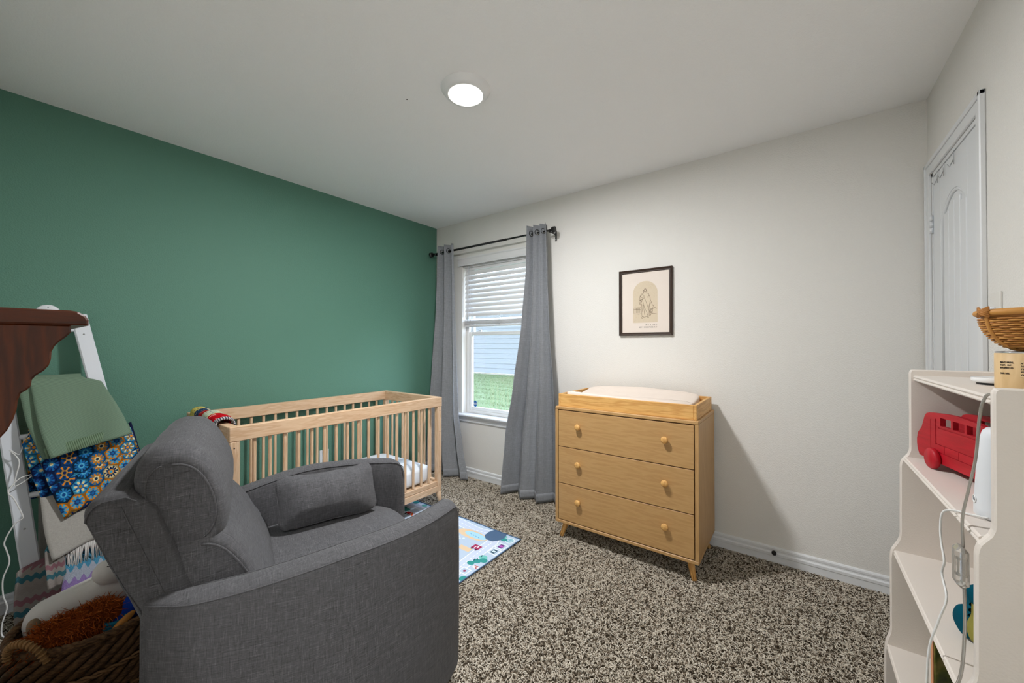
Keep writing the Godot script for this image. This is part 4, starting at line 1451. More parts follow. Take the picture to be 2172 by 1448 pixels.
	im.fill_rect(Rect2i(950, 426, 44, 40), ground)
	disc(im, 972, 446, 9, rgb(150, 70, 100))
	# blue border
	for k in 3:
		stroke(im, P.call([[0, k * 2], [w, k * 2]]), 1.2, rgb(150, 186, 216))
	return ImageTexture.create_from_image(im)


# ------------------------------------------------------------------ recliner; own axes: x to its right-hand arm, -z forward
const ARM_W := [[-0.40, 0.325], [-0.38, 0.345], [-0.30, 0.398], [-0.20, 0.437], [-0.10, 0.466], [0.0, 0.484], [0.10, 0.484], [0.20, 0.468], [0.30, 0.438], [0.40, 0.388], [0.47, 0.340]]

func arm_half_width(v: float) -> float:
	# smooth through the table
	for i in ARM_W.size() - 1:
		if v <= ARM_W[i + 1][0]:
			var a: float = ARM_W[maxi(i - 1, 0)][1]
			var b: float = ARM_W[i][1]
			var c: float = ARM_W[i + 1][1]
			var d: float = ARM_W[mini(i + 2, ARM_W.size() - 1)][1]
			return cubic_interpolate(b, c, a, d, clampf((v - ARM_W[i][0]) / (ARM_W[i + 1][0] - ARM_W[i][0]), 0, 1))
	return ARM_W[-1][1]


func arm_height(v: float) -> float:
	return 0.672 - 0.052 * (1.0 - smoothstep(-0.38, 0.12, v))


func arm_mesh(side: float, th: float) -> ArrayMesh:
	# section across the arm, swept from the back to the front
	var b := B.new(true)
	var n := 44
	var rings := []
	for k in n + 1:
		var f := float(k) / n
		var v := lerpf(-0.395, 0.470, f)
		var e := 0.035
		var wo := arm_half_width(v)
		var wi := wo - th
		var top := arm_height(v)
		var bot := 0.065
		# round the two ends
		var endf := minf(clampf((v + 0.395) / e, 0, 1), clampf((0.470 - v) / e, 0, 1))
		var sq := sqrt(1.0 - pow(1.0 - endf, 2))
		var mid := (wo + wi) / 2
		wo = lerpf(mid + th * 0.30, wo, sq)
		wi = lerpf(mid - th * 0.30, wi, sq)
		var drop := 0.055
		var fr := clampf((0.470 - v) / drop, 0, 1)
		top -= 0.050 * (1.0 - sqrt(1.0 - pow(1.0 - fr, 2)))
		var r := 0.016
		var ring := []
		for q in [[wo - 0.012, bot], [wo, bot + 0.02], [wo + 0.004, bot + 0.25], [wo + 0.004, top - 0.12], [wo, top - r], [wo - r * 0.3, top - r * 0.3], [wo - r, top], [mid, top + 0.004], [wi + r, top], [wi + r * 0.3, top - r * 0.3], [wi, top - r], [wi - 0.003, top - 0.12], [wi, bot + 0.2], [wi, bot]]:
			ring.append(Vector3(side * q[0], q[1], -v))
		rings.append(ring)
	var m: int = rings[0].size()
	for k in n:
		for i in m:
			var j := (i + 1) % m
			if side > 0:
				b.quad(rings[k][i], rings[k + 1][i], rings[k + 1][j], rings[k][j])
			else:
				b.quad(rings[k][j], rings[k + 1][j], rings[k + 1][i], rings[k][i])
	for k in [0, n]:
		for i in range(1, m - 1):
			if (k == 0) == (side > 0):
				b.tri(rings[k][0], rings[k][i], rings[k][i + 1])
			else:
				b.tri(rings[k][0], rings[k][i + 1], rings[k][i])
	return b.done()


func build_recliner() -> void:
	var ch := thing("recliner", "grey upholstered swivel recliner with curved arms and padded headrest", "armchair", Vector3(1.5, 0, 2.0), deg_to_rad(-18))
	var fab: Material = M["grey_upholstery"]
	var th := 0.098
	for side in [1.0, -1.0]:
		var arm := obj("arm", arm_mesh(side, th), fab, ch)
		# welt along both top edges and down the front
		for edge in 2:
			var pts := []
			for k in 40:
				var v := lerpf(-0.385, 0.458, k / 39.0)
				var fr := clampf((0.470 - v) / 0.055, 0, 1)
				var y := arm_height(v) - 0.050 * (1.0 - sqrt(1.0 - pow(1.0 - fr, 2)))
				var wx: float = arm_half_width(v) - (0.003 if edge == 0 else th - 0.003)
				pts.append(Vector3(side * wx, y - 0.005, -v))
			var vf := 0.4645
			var wf: float = arm_half_width(vf) - (0.016 if edge == 0 else th - 0.016)
			for y in [0.585, 0.45, 0.25, 0.08]:
				pts.append(Vector3(side * wf, y, -vf + 0.001))
			obj("welt", B.new(true).tube(pts, 0.0019, 6).done(), M["welt_grey"], arm)
	# outer back shell between the arms
	var shell := B.new(true)
	shell.sheet(func(u: float, w: float) -> Vector3:
		var x := lerpf(-0.335, 0.335, u)
		var v := -0.375 - 0.035 * (1.0 - pow(x / 0.335, 2))
		return Vector3(-x, lerpf(0.065, 0.56, 1.0 - w), -v), 20, 8, 0.03)
	obj("outer_back", shell.done(), fab, ch)
	# base and swivel foot
	obj("swivel_base", B.new(true).lathe([Vector2(0, 0), Vector2(0.29, 0), Vector2(0.295, 0.012), Vector2(0.285, 0.028), Vector2(0.12, 0.034), Vector2(0.1, 0.075), Vector2(0, 0.075)], 40).done(), M["black_metal"], ch)
	obj("seat_frame", B.new().box(Vector3(0, 0.19, -0.01), Vector3(0.62, 0.24, 0.72), 0.02).done(), fab, ch)
	# footrest board closed under the seat front
	var fr := func(p: Vector3) -> Vector3: return p + Vector3(0, 0, -0.012 * (1.0 - pow(p.x / 0.30, 2)))
	obj("footrest", B.new(true).pillow(Vector3(0, 0.235, -0.405), Vector3(0.268, 0.155, 0.045), 0.25, 0.3, 40, 16, fr).done(), fab, ch)
	# seat cushion, crowned and rolled over the front
	var seat_bend := func(p: Vector3) -> Vector3:
		var q := p
		var v := -p.z
		var lim := arm_half_width(clampf(v + 0.06, -0.35, 0.46)) - th - 0.004
		q.x = p.x / 0.37 * lim
		if p.y > 0:
			q.y += 0.022 * (1.0 - pow(p.x / 0.38, 2)) * (1.0 - pow(v / 0.42, 4))
		if v > 0.25:
			q.y -= 0.10 * pow((v - 0.25) / 0.15, 2) * 0.35
		return q
	obj("seat_cushion", B.new(true).pillow(Vector3(0, 0.395, -0.055), Vector3(0.37, 0.088, 0.385), 0.35, 0.22, 56, 22, seat_bend).done(), fab, ch)

	# back frame: a slab leaning back, its side seen from the arm; outline in (v, y)
	var hw := 0.315
	var back_line := func(y: float) -> float: return -0.375 - 0.128 * clampf((y - 0.50) / 0.38, -1.2, 1.1)   # rear face
	var rings := []
	var outline := []
	for k in 11:
		var y := lerpf(0.30, 0.845, k / 10.0)
		outline.append(Vector2(back_line.call(y), y))
	for k in 7:
		var a := PI * 0.5 * k / 6.0
		outline.append(Vector2(-0.4955 + 0.038 * (1 - cos(a)), 0.848 + 0.042 * sin(a)))
	outline.append(Vector2(-0.425, 0.893))
	outline.append(Vector2(-0.405, 0.880))
	for k in 9:
		var y := lerpf(0.85, 0.30, k / 8.0)
		outline.append(Vector2(back_line.call(y) + 0.125, y))
	var bk := B.new(true)
	var secs := [[-hw, 0.024], [-hw + 0.006, 0.010], [-hw + 0.020, 0.0], [hw - 0.020, 0.0], [hw - 0.006, 0.010], [hw, 0.024]]
	var cen := Vector2(-0.37, 0.6)
	for s in secs:
		var ring := []
		for q in outline:
			var t: Vector2 = q + (cen - q).normalized() * s[1]
			ring.append(Vector3(s[0], t.y, -t.x))
		rings.append(ring)
	var m: int = outline.size()
	for k in secs.size() - 1:
		for i in m:
			var j := (i + 1) % m
			bk.quad(rings[k][i], rings[k + 1][i], rings[k + 1][j], rings[k][j])
	var cap := PackedVector2Array()
	for q in rings[0]:
		cap.append(Vector2(q.z, q.y))
	var idx := Geometry2D.triangulate_polygon(cap)
	for e in [0, secs.size() - 1]:
		for k in range(0, idx.size(), 3):
			var a: Vector3 = rings[e][idx[k]]
			var b2: Vector3 = rings[e][idx[k + 1]]
			var c: Vector3 = rings[e][idx[k + 2]]
			if (b2 - a).cross(c - a).x * (1 if e else -1) > 0:
				bk.tri(a, b2, c)
			else:
				bk.tri(a, c, b2)
	var bo := obj("back_frame", bk.done(), fab, ch)
	for s in [-1, 1]:
		var w1 := []
		for k in range(2, m - 9):
			var t: Vector2 = outline[k] + (cen - outline[k]).normalized() * 0.013
			w1.append(Vector3(s * (hw - 0.002), t.y, -t.x))
		obj("welt", B.new(true).tube(w1, 0.0019, 6).done(), M["welt_grey"], bo)
		var w2 := []
		for k in 9:
			var y := lerpf(0.86, 0.50, k / 8.0)
			w2.append(Vector3(s * (hw + 0.0005), y, -(back_line.call(y) + 0.066)))
		obj("seam", B.new(true).tube(w2, 0.0015, 6).done(), M["welt_grey"], bo)

	# back cushions: profile swept across, rounded at the ends
	var lower_line := [[-0.330, 0.400], [-0.370, 0.60], [-0.385, 0.735], [-0.330, 0.765], [-0.255, 0.750], [-0.200, 0.690], [-0.150, 0.600], [-0.110, 0.520], [-0.100, 0.450], [-0.150, 0.400], [-0.240, 0.390]]
	var head_line := [[-0.300, 0.690], [-0.365, 0.740], [-0.405, 0.830], [-0.418, 0.905], [-0.405, 0.955], [-0.365, 0.982], [-0.310, 0.975], [-0.265, 0.930], [-0.235, 0.860], [-0.222, 0.790], [-0.232, 0.730], [-0.262, 0.695]]
	var lo := obj("lower_back_cushion", back_cushion(lower_line, 0.300, 0.052), fab, ch)
	var ho := obj("headrest_cushion", back_cushion(head_line, 0.298, 0.070), fab, ch)
	for s in [-1, 1]:
		# piping where the front panel meets the end gusset, and the gusset's own seams
		obj("welt", B.new(true).tube(end_line(head_line, 0.298, s, 21, 44, 0.70), 0.0030, 6).done(), M["stitch_grey"], ho)
		obj("seam", B.new(true).tube(end_line(head_line, 0.298, s, 5, 19, 0.735), 0.0017, 6).done(), M["welt_grey"], ho)
		var top := end_line(head_line, 0.298, s, 15, 25, 0.62)
		obj("seam", B.new(true).tube([top[0], (top[0] + top[-1]) / 2.0 + Vector3(s * 0.0035, 0.004, 0), top[-1]], 0.0017, 6).done(), M["welt_grey"], ho)
		obj("welt", B.new(true).tube(end_line(lower_line, 0.300, s, 14, 33, 0.78), 0.0030, 6).done(), M["stitch_grey"], lo)

	# lumbar pillow leaning on the far arm: a thing of its own
	var pil := thing("lumbar_pillow", "grey rectangular pillow leaning against the recliner arm on its seat", "pillow")
	var local := Transform3D(Basis(Vector3.UP, deg_to_rad(-18)), Vector3(1.5, 0, 2.0))
	var place := local * Transform3D(Basis.from_euler(Vector3(0, deg_to_rad(4), deg_to_rad(27))), Vector3(-0.200, 0.606, -0.115))
	pil.transform = place
	var nz := FastNoiseLite.new()
	nz.frequency = 7.0
	nz.seed = 8
	var pb := func(p: Vector3) -> Vector3:
		# corners stay sharp, the middle swells, the long edges draw in; soft dents
		var a := clampf(absf(p.z) / 0.200, 0, 1)
		var c := clampf(absf(p.y) / 0.104, 0, 1)
		var thin := (1.0 - 0.90 * pow(a, 5)) * (1.0 - 0.88 * pow(c, 3))
		var q := Vector3(p.x * thin, p.y * (1.0 - 0.07 * (1.0 - a * a) + 0.10 * a * a), p.z * (1.0 - 0.05 * (1.0 - c * c)))
		q.x += nz.get_noise_3dv(p) * 0.012 * (1.0 if p.x > 0 else 0.4)
		q.y += nz.get_noise_2d(p.z * 1.2, 3.0) * 0.012
		return q
	obj("cover", B.new(true).pillow(Vector3.ZERO, Vector3(0.066, 0.104, 0.200), 0.34, 0.55, 72, 40, pb).done(), fab, pil)
	var rim := []
	for k in 81:
		var a := TAU * k / 80.0
		var pw := func(x: float) -> float: return signf(x) * pow(absf(x), 0.34)
		rim.append(pb.call(Vector3(0.0, 0.104 * pw.call(sin(a)), 0.200 * pw.call(cos(a)))))
	obj("piping", B.new(true).tube(rim, 0.0022, 6, false).done(), M["welt_grey"], pil)


func smooth_profile(profile: Array) -> Array:
	var pts := []
	var n := profile.size()
	for i in n:
		for s in 4:
			var t := s / 4.0
			var a: Array = profile[(i + n - 1) % n]
			var b: Array = profile[i]
			var c: Array = profile[(i + 1) % n]
			var d: Array = profile[(i + 2) % n]
			pts.append(Vector2(cubic_interpolate(b[0], c[0], a[0], d[0], t), cubic_interpolate(b[1], c[1], a[1], d[1], t)))
	return pts


# a line on the end of a back cushion, following its outline between two of its points at a share of its size
func end_line(profile: Array, half: float, side: float, from: int, to: int, share: float) -> Array:
	var pts := smooth_profile(profile)
	var cen := Vector2.ZERO
	for p in pts:
		cen += p / pts.size()
	var out := []
	for k in range(from, to + 1):
		var q: Vector2 = cen + (pts[k] - cen) * share
		out.append(Vector3(side * (half + 0.0025), q.y, -q.x))
	return out


# closed profile in (v, y), swept across the chair; towards the ends it shrinks as a stuffed cushion does
func back_cushion(profile: Array, half: float, round_: float) -> ArrayMesh:
	var pts := smooth_profile(profile)
	var cen := Vector2.ZERO
	for p in pts:
		cen += p / pts.size()
	var nz := FastNoiseLite.new()
	nz.frequency = 8.0
	nz.seed = 5
	var b := B.new(true)
	var rings := []
	var cuts := []
	for k in 9:
		cuts.append(-half + round_ * (1.0 - cos(PI / 2 * k / 8.0)))
	for k in range(1, 8):
		cuts.append(lerpf(-half + round_, half - round_, k / 8.0))
	for k in 9:
		cuts.append(half - round_ * (1.0 - cos(PI / 2 * (8 - k) / 8.0)))
	for x in cuts:
		var e := clampf((absf(x) - (half - round_)) / round_, 0, 1)
		var s := 1.0 - round_ * 4.2 * (1.0 - sqrt(maxf(0.0, 1.0 - e * e))) * 0.9
		var ring := []
		for p in pts:
			var dir: Vector2 = (p - cen)
			var q: Vector2 = cen + dir * s
			q += dir.normalized() * (0.006 * cos(x / half * PI / 2) + nz.get_noise_3d(x, p.x, p.y) * 0.005)
			ring.append(Vector3(x, q.y, -q.x))
		rings.append(ring)
	var m: int = pts.size()
	for k in rings.size() - 1:
		for i in m:
			var j := (i + 1) % m
			b.quad(rings[k][i], rings[k + 1][i], rings[k + 1][j], rings[k][j])
	for e in [0, rings.size() - 1]:
		var c := Vector3.ZERO
		for p in rings[e]:
			c += p / m
		c.x += 0.012 * (1 if e else -1)
		for i in m:
			var j := (i + 1) % m
			if e == 0:
				b.tri(c, rings[e][i], rings[e][j])
			else:
				b.tri(c, rings[e][j], rings[e][i])
	return b.done()


# ------------------------------------------------------------------ blanket ladder with throws
func build_ladder() -> void:
	var a0 := Vector3(0.275, 0, 2.565)
	var a1 := Vector3(0.052, 1.40, 2.712)
	var b0 := Vector3(0.315, 0, 2.205)
	var b1 := Vector3(0.052, 1.40, 2.445)
	var lad := thing("blanket_ladder", "white wooden blanket ladder leaning against the green wall", "ladder")
	for e in [[a0, a1], [b0, b1]]:
		var up: Vector3 = (e[1] - e[0]).normalized()
		var zz := (Vector3(0, 0, 1) - up * up.z).normalized()
		var t := Basis(up.cross(zz), up, zz)
		var rail := obj("rail", B.new().box((e[0] + e[1]) / 2, Vector3(0.030, (e[1] - e[0]).length(), 0.058), 0.005, t).done(), M["ladder_paint"], lad)
	for y in [0.27, 0.57, 0.83, 1.065, 1.325]:
		var f: float = y / 1.40
		var p: Vector3 = a0.lerp(a1, f)
		var q: Vector3 = b0.lerp(b1, f)
		obj("rung", B.new(true).tube([p, q], 0.0125, 14).done(), M["ladder_paint"], lad)
	for f in [0.31, 0.93]:
		obj("screw", B.new(true).lathe([Vector2(0.004, 0), Vector2(0.003, 0.002), Vector2(0, 0.0022)], 10, Vector3.ZERO, Basis(Vector3.BACK, -PI / 2)).done(), M["steel"], lad, (a0 if f < 0.5 else b0).lerp(a1 if f < 0.5 else b1, f) + Vector3(0.0155, 0, 0))

	# throws: [top edge on the rung] to [lower edge], then over the rung and down behind
	var knit := mat("sage_knit", rgb(126, 150, 128), 0.95, 0.2)
	knit.albedo_texture = paint(64, 64, func(x: int, y: int) -> Color:
		var s := absf(fmod(x / 8.0 + (0.5 if (y / 8) % 2 else 0.0), 1.0) - 0.5) * 2.0
		var t := absf(fmod(y / 8.0, 1.0) - 0.5) * 2.0
		return Color.WHITE * (0.62 + 0.38 * (1.0 - 0.6 * s * t - 0.25 * t)))
	knit.uv1_scale = Vector3(1, 1, 1)
	relief(knit, knit.albedo_texture, 0.12)
	var g := thing("sage_knit_blanket", "sage green knitted blanket hanging from the ladder rung", "blanket")
	obj("front_layer", hang(Vector3(0.120, 1.092, 2.600), Vector3(0.120, 1.094, 2.384), Vector3(0.275, 0.742, 2.551), Vector3(0.275, 0.806, 2.280), 0.30, 0.008, 0.016, Vector2(7, 18)), knit, g)
	obj("under_layer", hang(Vector3(0.112, 1.082, 2.635), Vector3(0.112, 1.084, 2.392), Vector3(0.235, 0.735, 2.572), Vector3(0.255, 0.800, 2.290), 0.20, 0.008, 0.022, Vector2(7, 18)), knit, g)
	# ribbed band along the foot of the front layer
	var band := B.new(true)
	for k in 40:
		var f := (k + 0.5) / 40.0
		var lo := Vector3(0.287, 0.740, 2.551).lerp(Vector3(0.287, 0.804, 2.281), f)
		var hi := lo + Vector3(-0.018, 0.044, 0.010)
		band.tube([lo, (lo + hi) / 2 + Vector3(0.002, 0, 0), hi], 0.0042, 6)
	obj("ribbed_band", band.done(), mat("sage_rib", rgb(116, 138, 112), 0.95, 0.2), g)

	var hexm := mat("hexagon_print", Color.WHITE, 0.9, 0.25)
	hexm.albedo_texture = hexagon_tex()
	var navy := mat("navy_binding", rgb(24, 30, 62), 0.9, 0.25)
	var q := thing("hexagon_quilt", "colorful blue and orange hexagon quilt hanging below the green blanket", "quilt")
	obj("front_layer", hang(Vector3(0.190, 0.848, 2.595), Vector3(0.190, 0.848, 2.280), Vector3(0.310, 0.470, 2.510), Vector3(0.310, 0.606, 2.240), 0.30, 0.007, 0.012, Vector2(0.62, 1.25)), hexm, q)
	obj("under_layer", hang(Vector3(0.180, 0.842, 2.628), Vector3(0.180, 0.842, 2.300), Vector3(0.262, 0.488, 2.548), Vector3(0.285, 0.600, 2.26), 0.25, 0.007, 0.016, Vector2(0.6, 1.2)), hexm, q)
	obj("binding", B.new(true).tube(curve([Vector3(0.312, 0.467, 2.511), Vector3(0.318, 0.510, 2.42), Vector3(0.312, 0.603, 2.242), Vector3(0.255, 0.73, 2.258), Vector3(0.196, 0.846, 2.276)], 24), 0.006, 6).done(), navy, q)
	obj("binding", B.new(true).tube([Vector3(0.264, 0.485, 2.549), Vector3(0.270, 0.50, 2.50), Vector3(0.28, 0.535, 2.42)], 0.006, 6).done(), navy, q)

	var cream := relief(tri_map(mat("cream_throw_cloth", rgb(196, 188, 178), 0.95, 0.2), Vector3.ONE * 12.0, false), M["weave2"], 0.08)
	cream.albedo_texture = M["weave2"]
	cream.albedo_color = rgb(255, 250, 240)
	var c := thing("cream_throw", "cream fringed throw hanging on the ladder below the hexagon quilt", "throw")
	obj("cloth", hang(Vector3(0.255, 0.585, 2.572), Vector3(0.255, 0.585, 2.30), Vector3(0.355, 0.312, 2.545), Vector3(0.355, 0.392, 2.300), 0.40, 0.007, 0.012, Vector2.ONE), cream, c)
	var fr := B.new(true)
	var r := RandomNumberGenerator.new()
	r.seed = 12
	for k in 90:
		var f := (k + r.randf()) / 90.0
		var p := Vector3(0.356, 0.314, 2.544).lerp(Vector3(0.356, 0.392, 2.300), f)
		var d := Vector3(0.012 + r.randf() * 0.012, -0.075 - r.randf() * 0.035, (r.randf() - 0.5) * 0.022)
		fr.tube([p, p + d * 0.5 + Vector3(0.004, 0, (r.randf() - 0.5) * 0.008), p + d], [0.0018, 0.0016, 0.001], 4)
	var fo := obj("fringe", fr.done(), mat("fringe_yarn", rgb(216, 212, 208), 0.95, 0.2), c)
	fo.set_meta("kind", "stuff")

	var wave := mat("crochet_waves", Color.WHITE, 0.95, 0.2)
	wave.albedo_texture = crochet_tex([rgb(96, 176, 214), rgb(206, 214, 230), rgb(176, 148, 214), rgb(120, 200, 226), rgb(214, 208, 224), rgb(86, 160, 206)])
	relief(wave, M["fine"], 0.2)
	var af := thing("crochet_afghan", "blue and lilac wavy crocheted afghan hanging to the floor behind the toys", "blanket")
	obj("layer", hang(Vector3(0.345, 0.286, 2.500), Vector3(0.345, 0.286, 2.26), Vector3(0.490, 0.012, 2.540), Vector3(0.490, 0.012, 2.24), 0.20, 0.012, 0.006, Vector2(2.4, 2.2)), wave, af)
	var past := mat("pastel_crochet", Color.WHITE, 0.95, 0.2)
	past.albedo_texture = crochet_tex([rgb(222, 212, 204), rgb(206, 150, 160), rgb(222, 214, 206), rgb(92, 160, 176), rgb(222, 212, 204), rgb(216, 204, 196)])
	relief(past, M["fine"], 0.3)
	var pc := thing("pastel_crochet_blanket", "pastel crocheted blanket folded over the lowest ladder rung", "blanket")
	obj("front_fold", hang(Vector3(0.330, 0.372, 2.560), Vector3(0.330, 0.372, 2.510), Vector3(0.372, 0.200, 2.552), Vector3(0.372, 0.205, 2.500), 0.10, 0.020, 0.004, Vector2(0.8, 3.0)), past, pc)
	obj("rear_fold", hang(Vector3(0.190, 0.30, 2.630), Vector3(0.190, 0.30, 2.50), Vector3(0.230, 0.030, 2.640), Vector3(0.230, 0.030, 2.50), 0.10, 0.018, 0.006, Vector2(1.4, 3.0)), past, pc)
	var tg := thing("care_label", "small white sewn care label on the lilac afghan", "label", Vector3(0.466, 0.105, 2.470), 0.35)
	obj("tag_cloth", B.new().box(Vector3(0, 0, 0), Vector3(0.002, 0.036, 0.028), 0.0006).done(), M["print_white"], tg)
	obj("black_strip", B.new().box(Vector3(0.0006, -0.012, 0.026), Vector3(0.002, 0.016, 0.026), 0.0006).done(), M["ink"], tg)

	# thin white cord wound down the rail to the power strip
	var cp := [[0.165, 0.834, 2.611], [0.20, 0.764, 2.625], [0.20, 0.789, 2.653], [0.205, 0.735, 2.627], [0.215, 0.666, 2.636], [0.22, 0.630, 2.636], [0.225, 0.668, 2.588], [0.225, 0.660, 2.627], [0.235, 0.614, 2.655], [0.245, 0.581, 2.640], [0.26, 0.506, 2.617], [0.26, 0.491, 2.619], [0.26, 0.475, 2.639], [0.265, 0.413, 2.664], [0.27, 0.373, 2.658], [0.275, 0.323, 2.651], [0.285, 0.265, 2.667], [0.295, 0.199, 2.666], [0.305, 0.147, 2.656], [0.312, 0.09, 2.668], [0.320, 0.045, 2.668], [0.36, 0.043, 2.652], [0.375, 0.030, 2.629], [0.36, 0.056, 2.599], [0.345, 0.078, 2.603], [0.335, 0.080, 2.625], [0.330, 0.040, 2.655]]
	var pts := []
	for p in cp:
		pts.append(Vector3(p[0], p[1], p[2]))
	var cord := obj("twisted_cord", B.new(true).tube(curve(pts, 150), 0.0024, 6).done(), M["cord_white"])
	tag(cord, "thin twisted white cord wound down the blanket ladder rail", "cord")
	var ps := thing("power_strip", "white power strip on the carpet by the green wall", "power strip", Vector3(0.32, 0, 2.715), 0.1)
	obj("case", B.new().box(Vector3(0, 0.02, 0), Vector3(0.17, 0.040, 0.062), 0.008).done(), M["plastic_white"], ps)
	for k in 3:
		obj("socket", B.new().box(Vector3(-0.05 + k * 0.05, 0.0405, 0), Vector3(0.026, 0.002, 0.034), 0.0008).done(), M["plastic_grey"], ps)


# cloth from a rung: loops over it between the rails, spreads in front of them to the given corners; flap behind of the given drop
func hang(tl: Vector3, tr: Vector3, bl: Vector3, br: Vector3, drop: float, thick: float, wob: float, uvs: Vector2) -> ArrayMesh:
	var r := 0.021
	var rung := func(u: float, y: float) -> Vector3:
		var f := y / 1.40
		var p := Vector3(0.275, 0, 2.565).lerp(Vector3(0.052, 1.40, 2.712), f)
		var q := Vector3(0.315, 0, 2.205).lerp(Vector3(0.052, 1.40, 2.445), f)
		return p.lerp(q, lerpf(0.17, 0.83, u))
	return B.new(true).sheet(func(u: float, v: float) -> Vector3:
		var t := tl.lerp(tr, u)
		var c: Vector3 = rung.call(u, t.y - 0.012)
		var b := bl.lerp(br, u)
		var length := (b - t).length()
		var total := length + PI * r + drop
		var s := v * total
		var p: Vector3
		if s < drop:
			p = c + Vector3(-r, -(drop - s), 0.0)
			p.x = maxf(p.x, 0.03)
		elif s < drop + PI * r:
			var a := (s - drop) / r
			p = c + Vector3(-r * cos(a), r * sin(a), 0)
		else:
			var f := (s - drop - PI * r) / length
			p = t.lerp(b, f)
			p.x = maxf(p.x, c.x + r) + 0.014 * smoothstep(0.0, 0.10, f)
			p.z = lerpf(c.z, p.z, smoothstep(0.0, 0.11, f))
			p.x += wob * sin(u * 7.0 + f * 2.0) * f
			p.z += wob * 0.6 * sin(f * 4.0 + u * 3.0) * f
		return p, 22, 60, thick, uvs).done()


func hexagon_tex() -> ImageTexture:
	var pal := [rgb(24, 74, 136), rgb(40, 132, 190), rgb(20, 40, 92), rgb(222, 138, 40), rgb(234, 214, 158), rgb(30, 104, 170), rgb(70, 170, 210), rgb(18, 54, 84), rgb(160, 120, 50)]
	var s := 56.0
	return paint(512, 512, func(x: int, y: int) -> Color:
		# nearest hexagon centre
		var best := 1e9
		var c := Vector2.ZERO
		var id := Vector2i.ZERO
		var row := int(floor(y / (s * 0.866)))
		for j in range(row - 1, row + 3):
			var off := 0.5 * s if posmod(j, 2) else 0.0
			var col := int(floor((x - off) / s))
			for i in range(col, col + 2):
				var q := Vector2(i * s + off, j * s * 0.866)
				var d := q.distance_squared_to(Vector2(x, y))
				if d < best:
					best = d
					c = q
					id = Vector2i(posmod(i, 9), posmod(j, 10))
		var rel := Vector2(x, y) - c
		var k := (id.x * 7 + id.y * 5 + id.x * id.y) % 9
		var a := rel.angle()
		var rad := rel.length() / (s * 0.5)
		var petals := cos(a * 6.0 + k)
		if rad > 0.88:
			return pal[(k + 2) % 9].darkened(0.3)
		if rad < 0.20:
			return pal[(k + 4) % 9]
		if rad < 0.55 + 0.25 * petals:
			return pal[k] if rad > 0.38 else pal[(k + 1) % 9].lightened(0.1)
		return pal[(k + 2) % 9] if petals > -0.6 else pal[(k + 5) % 9])


func crochet_tex(pal: Array) -> ImageTexture:
	return paint(256, 256, func(x: int, y: int) -> Color:
		var w := y + 10.0 * sin(x / 256.0 * TAU * 4.0)
		var c: Color = pal[posmod(int(floor(w / (256.0 / 6.0))), 6)]
		var st := 0.82 + 0.18 * sin(x * 1.57) * sin(w * 1.3)
		return Color(c.r * st, c.g * st, c.b * st))


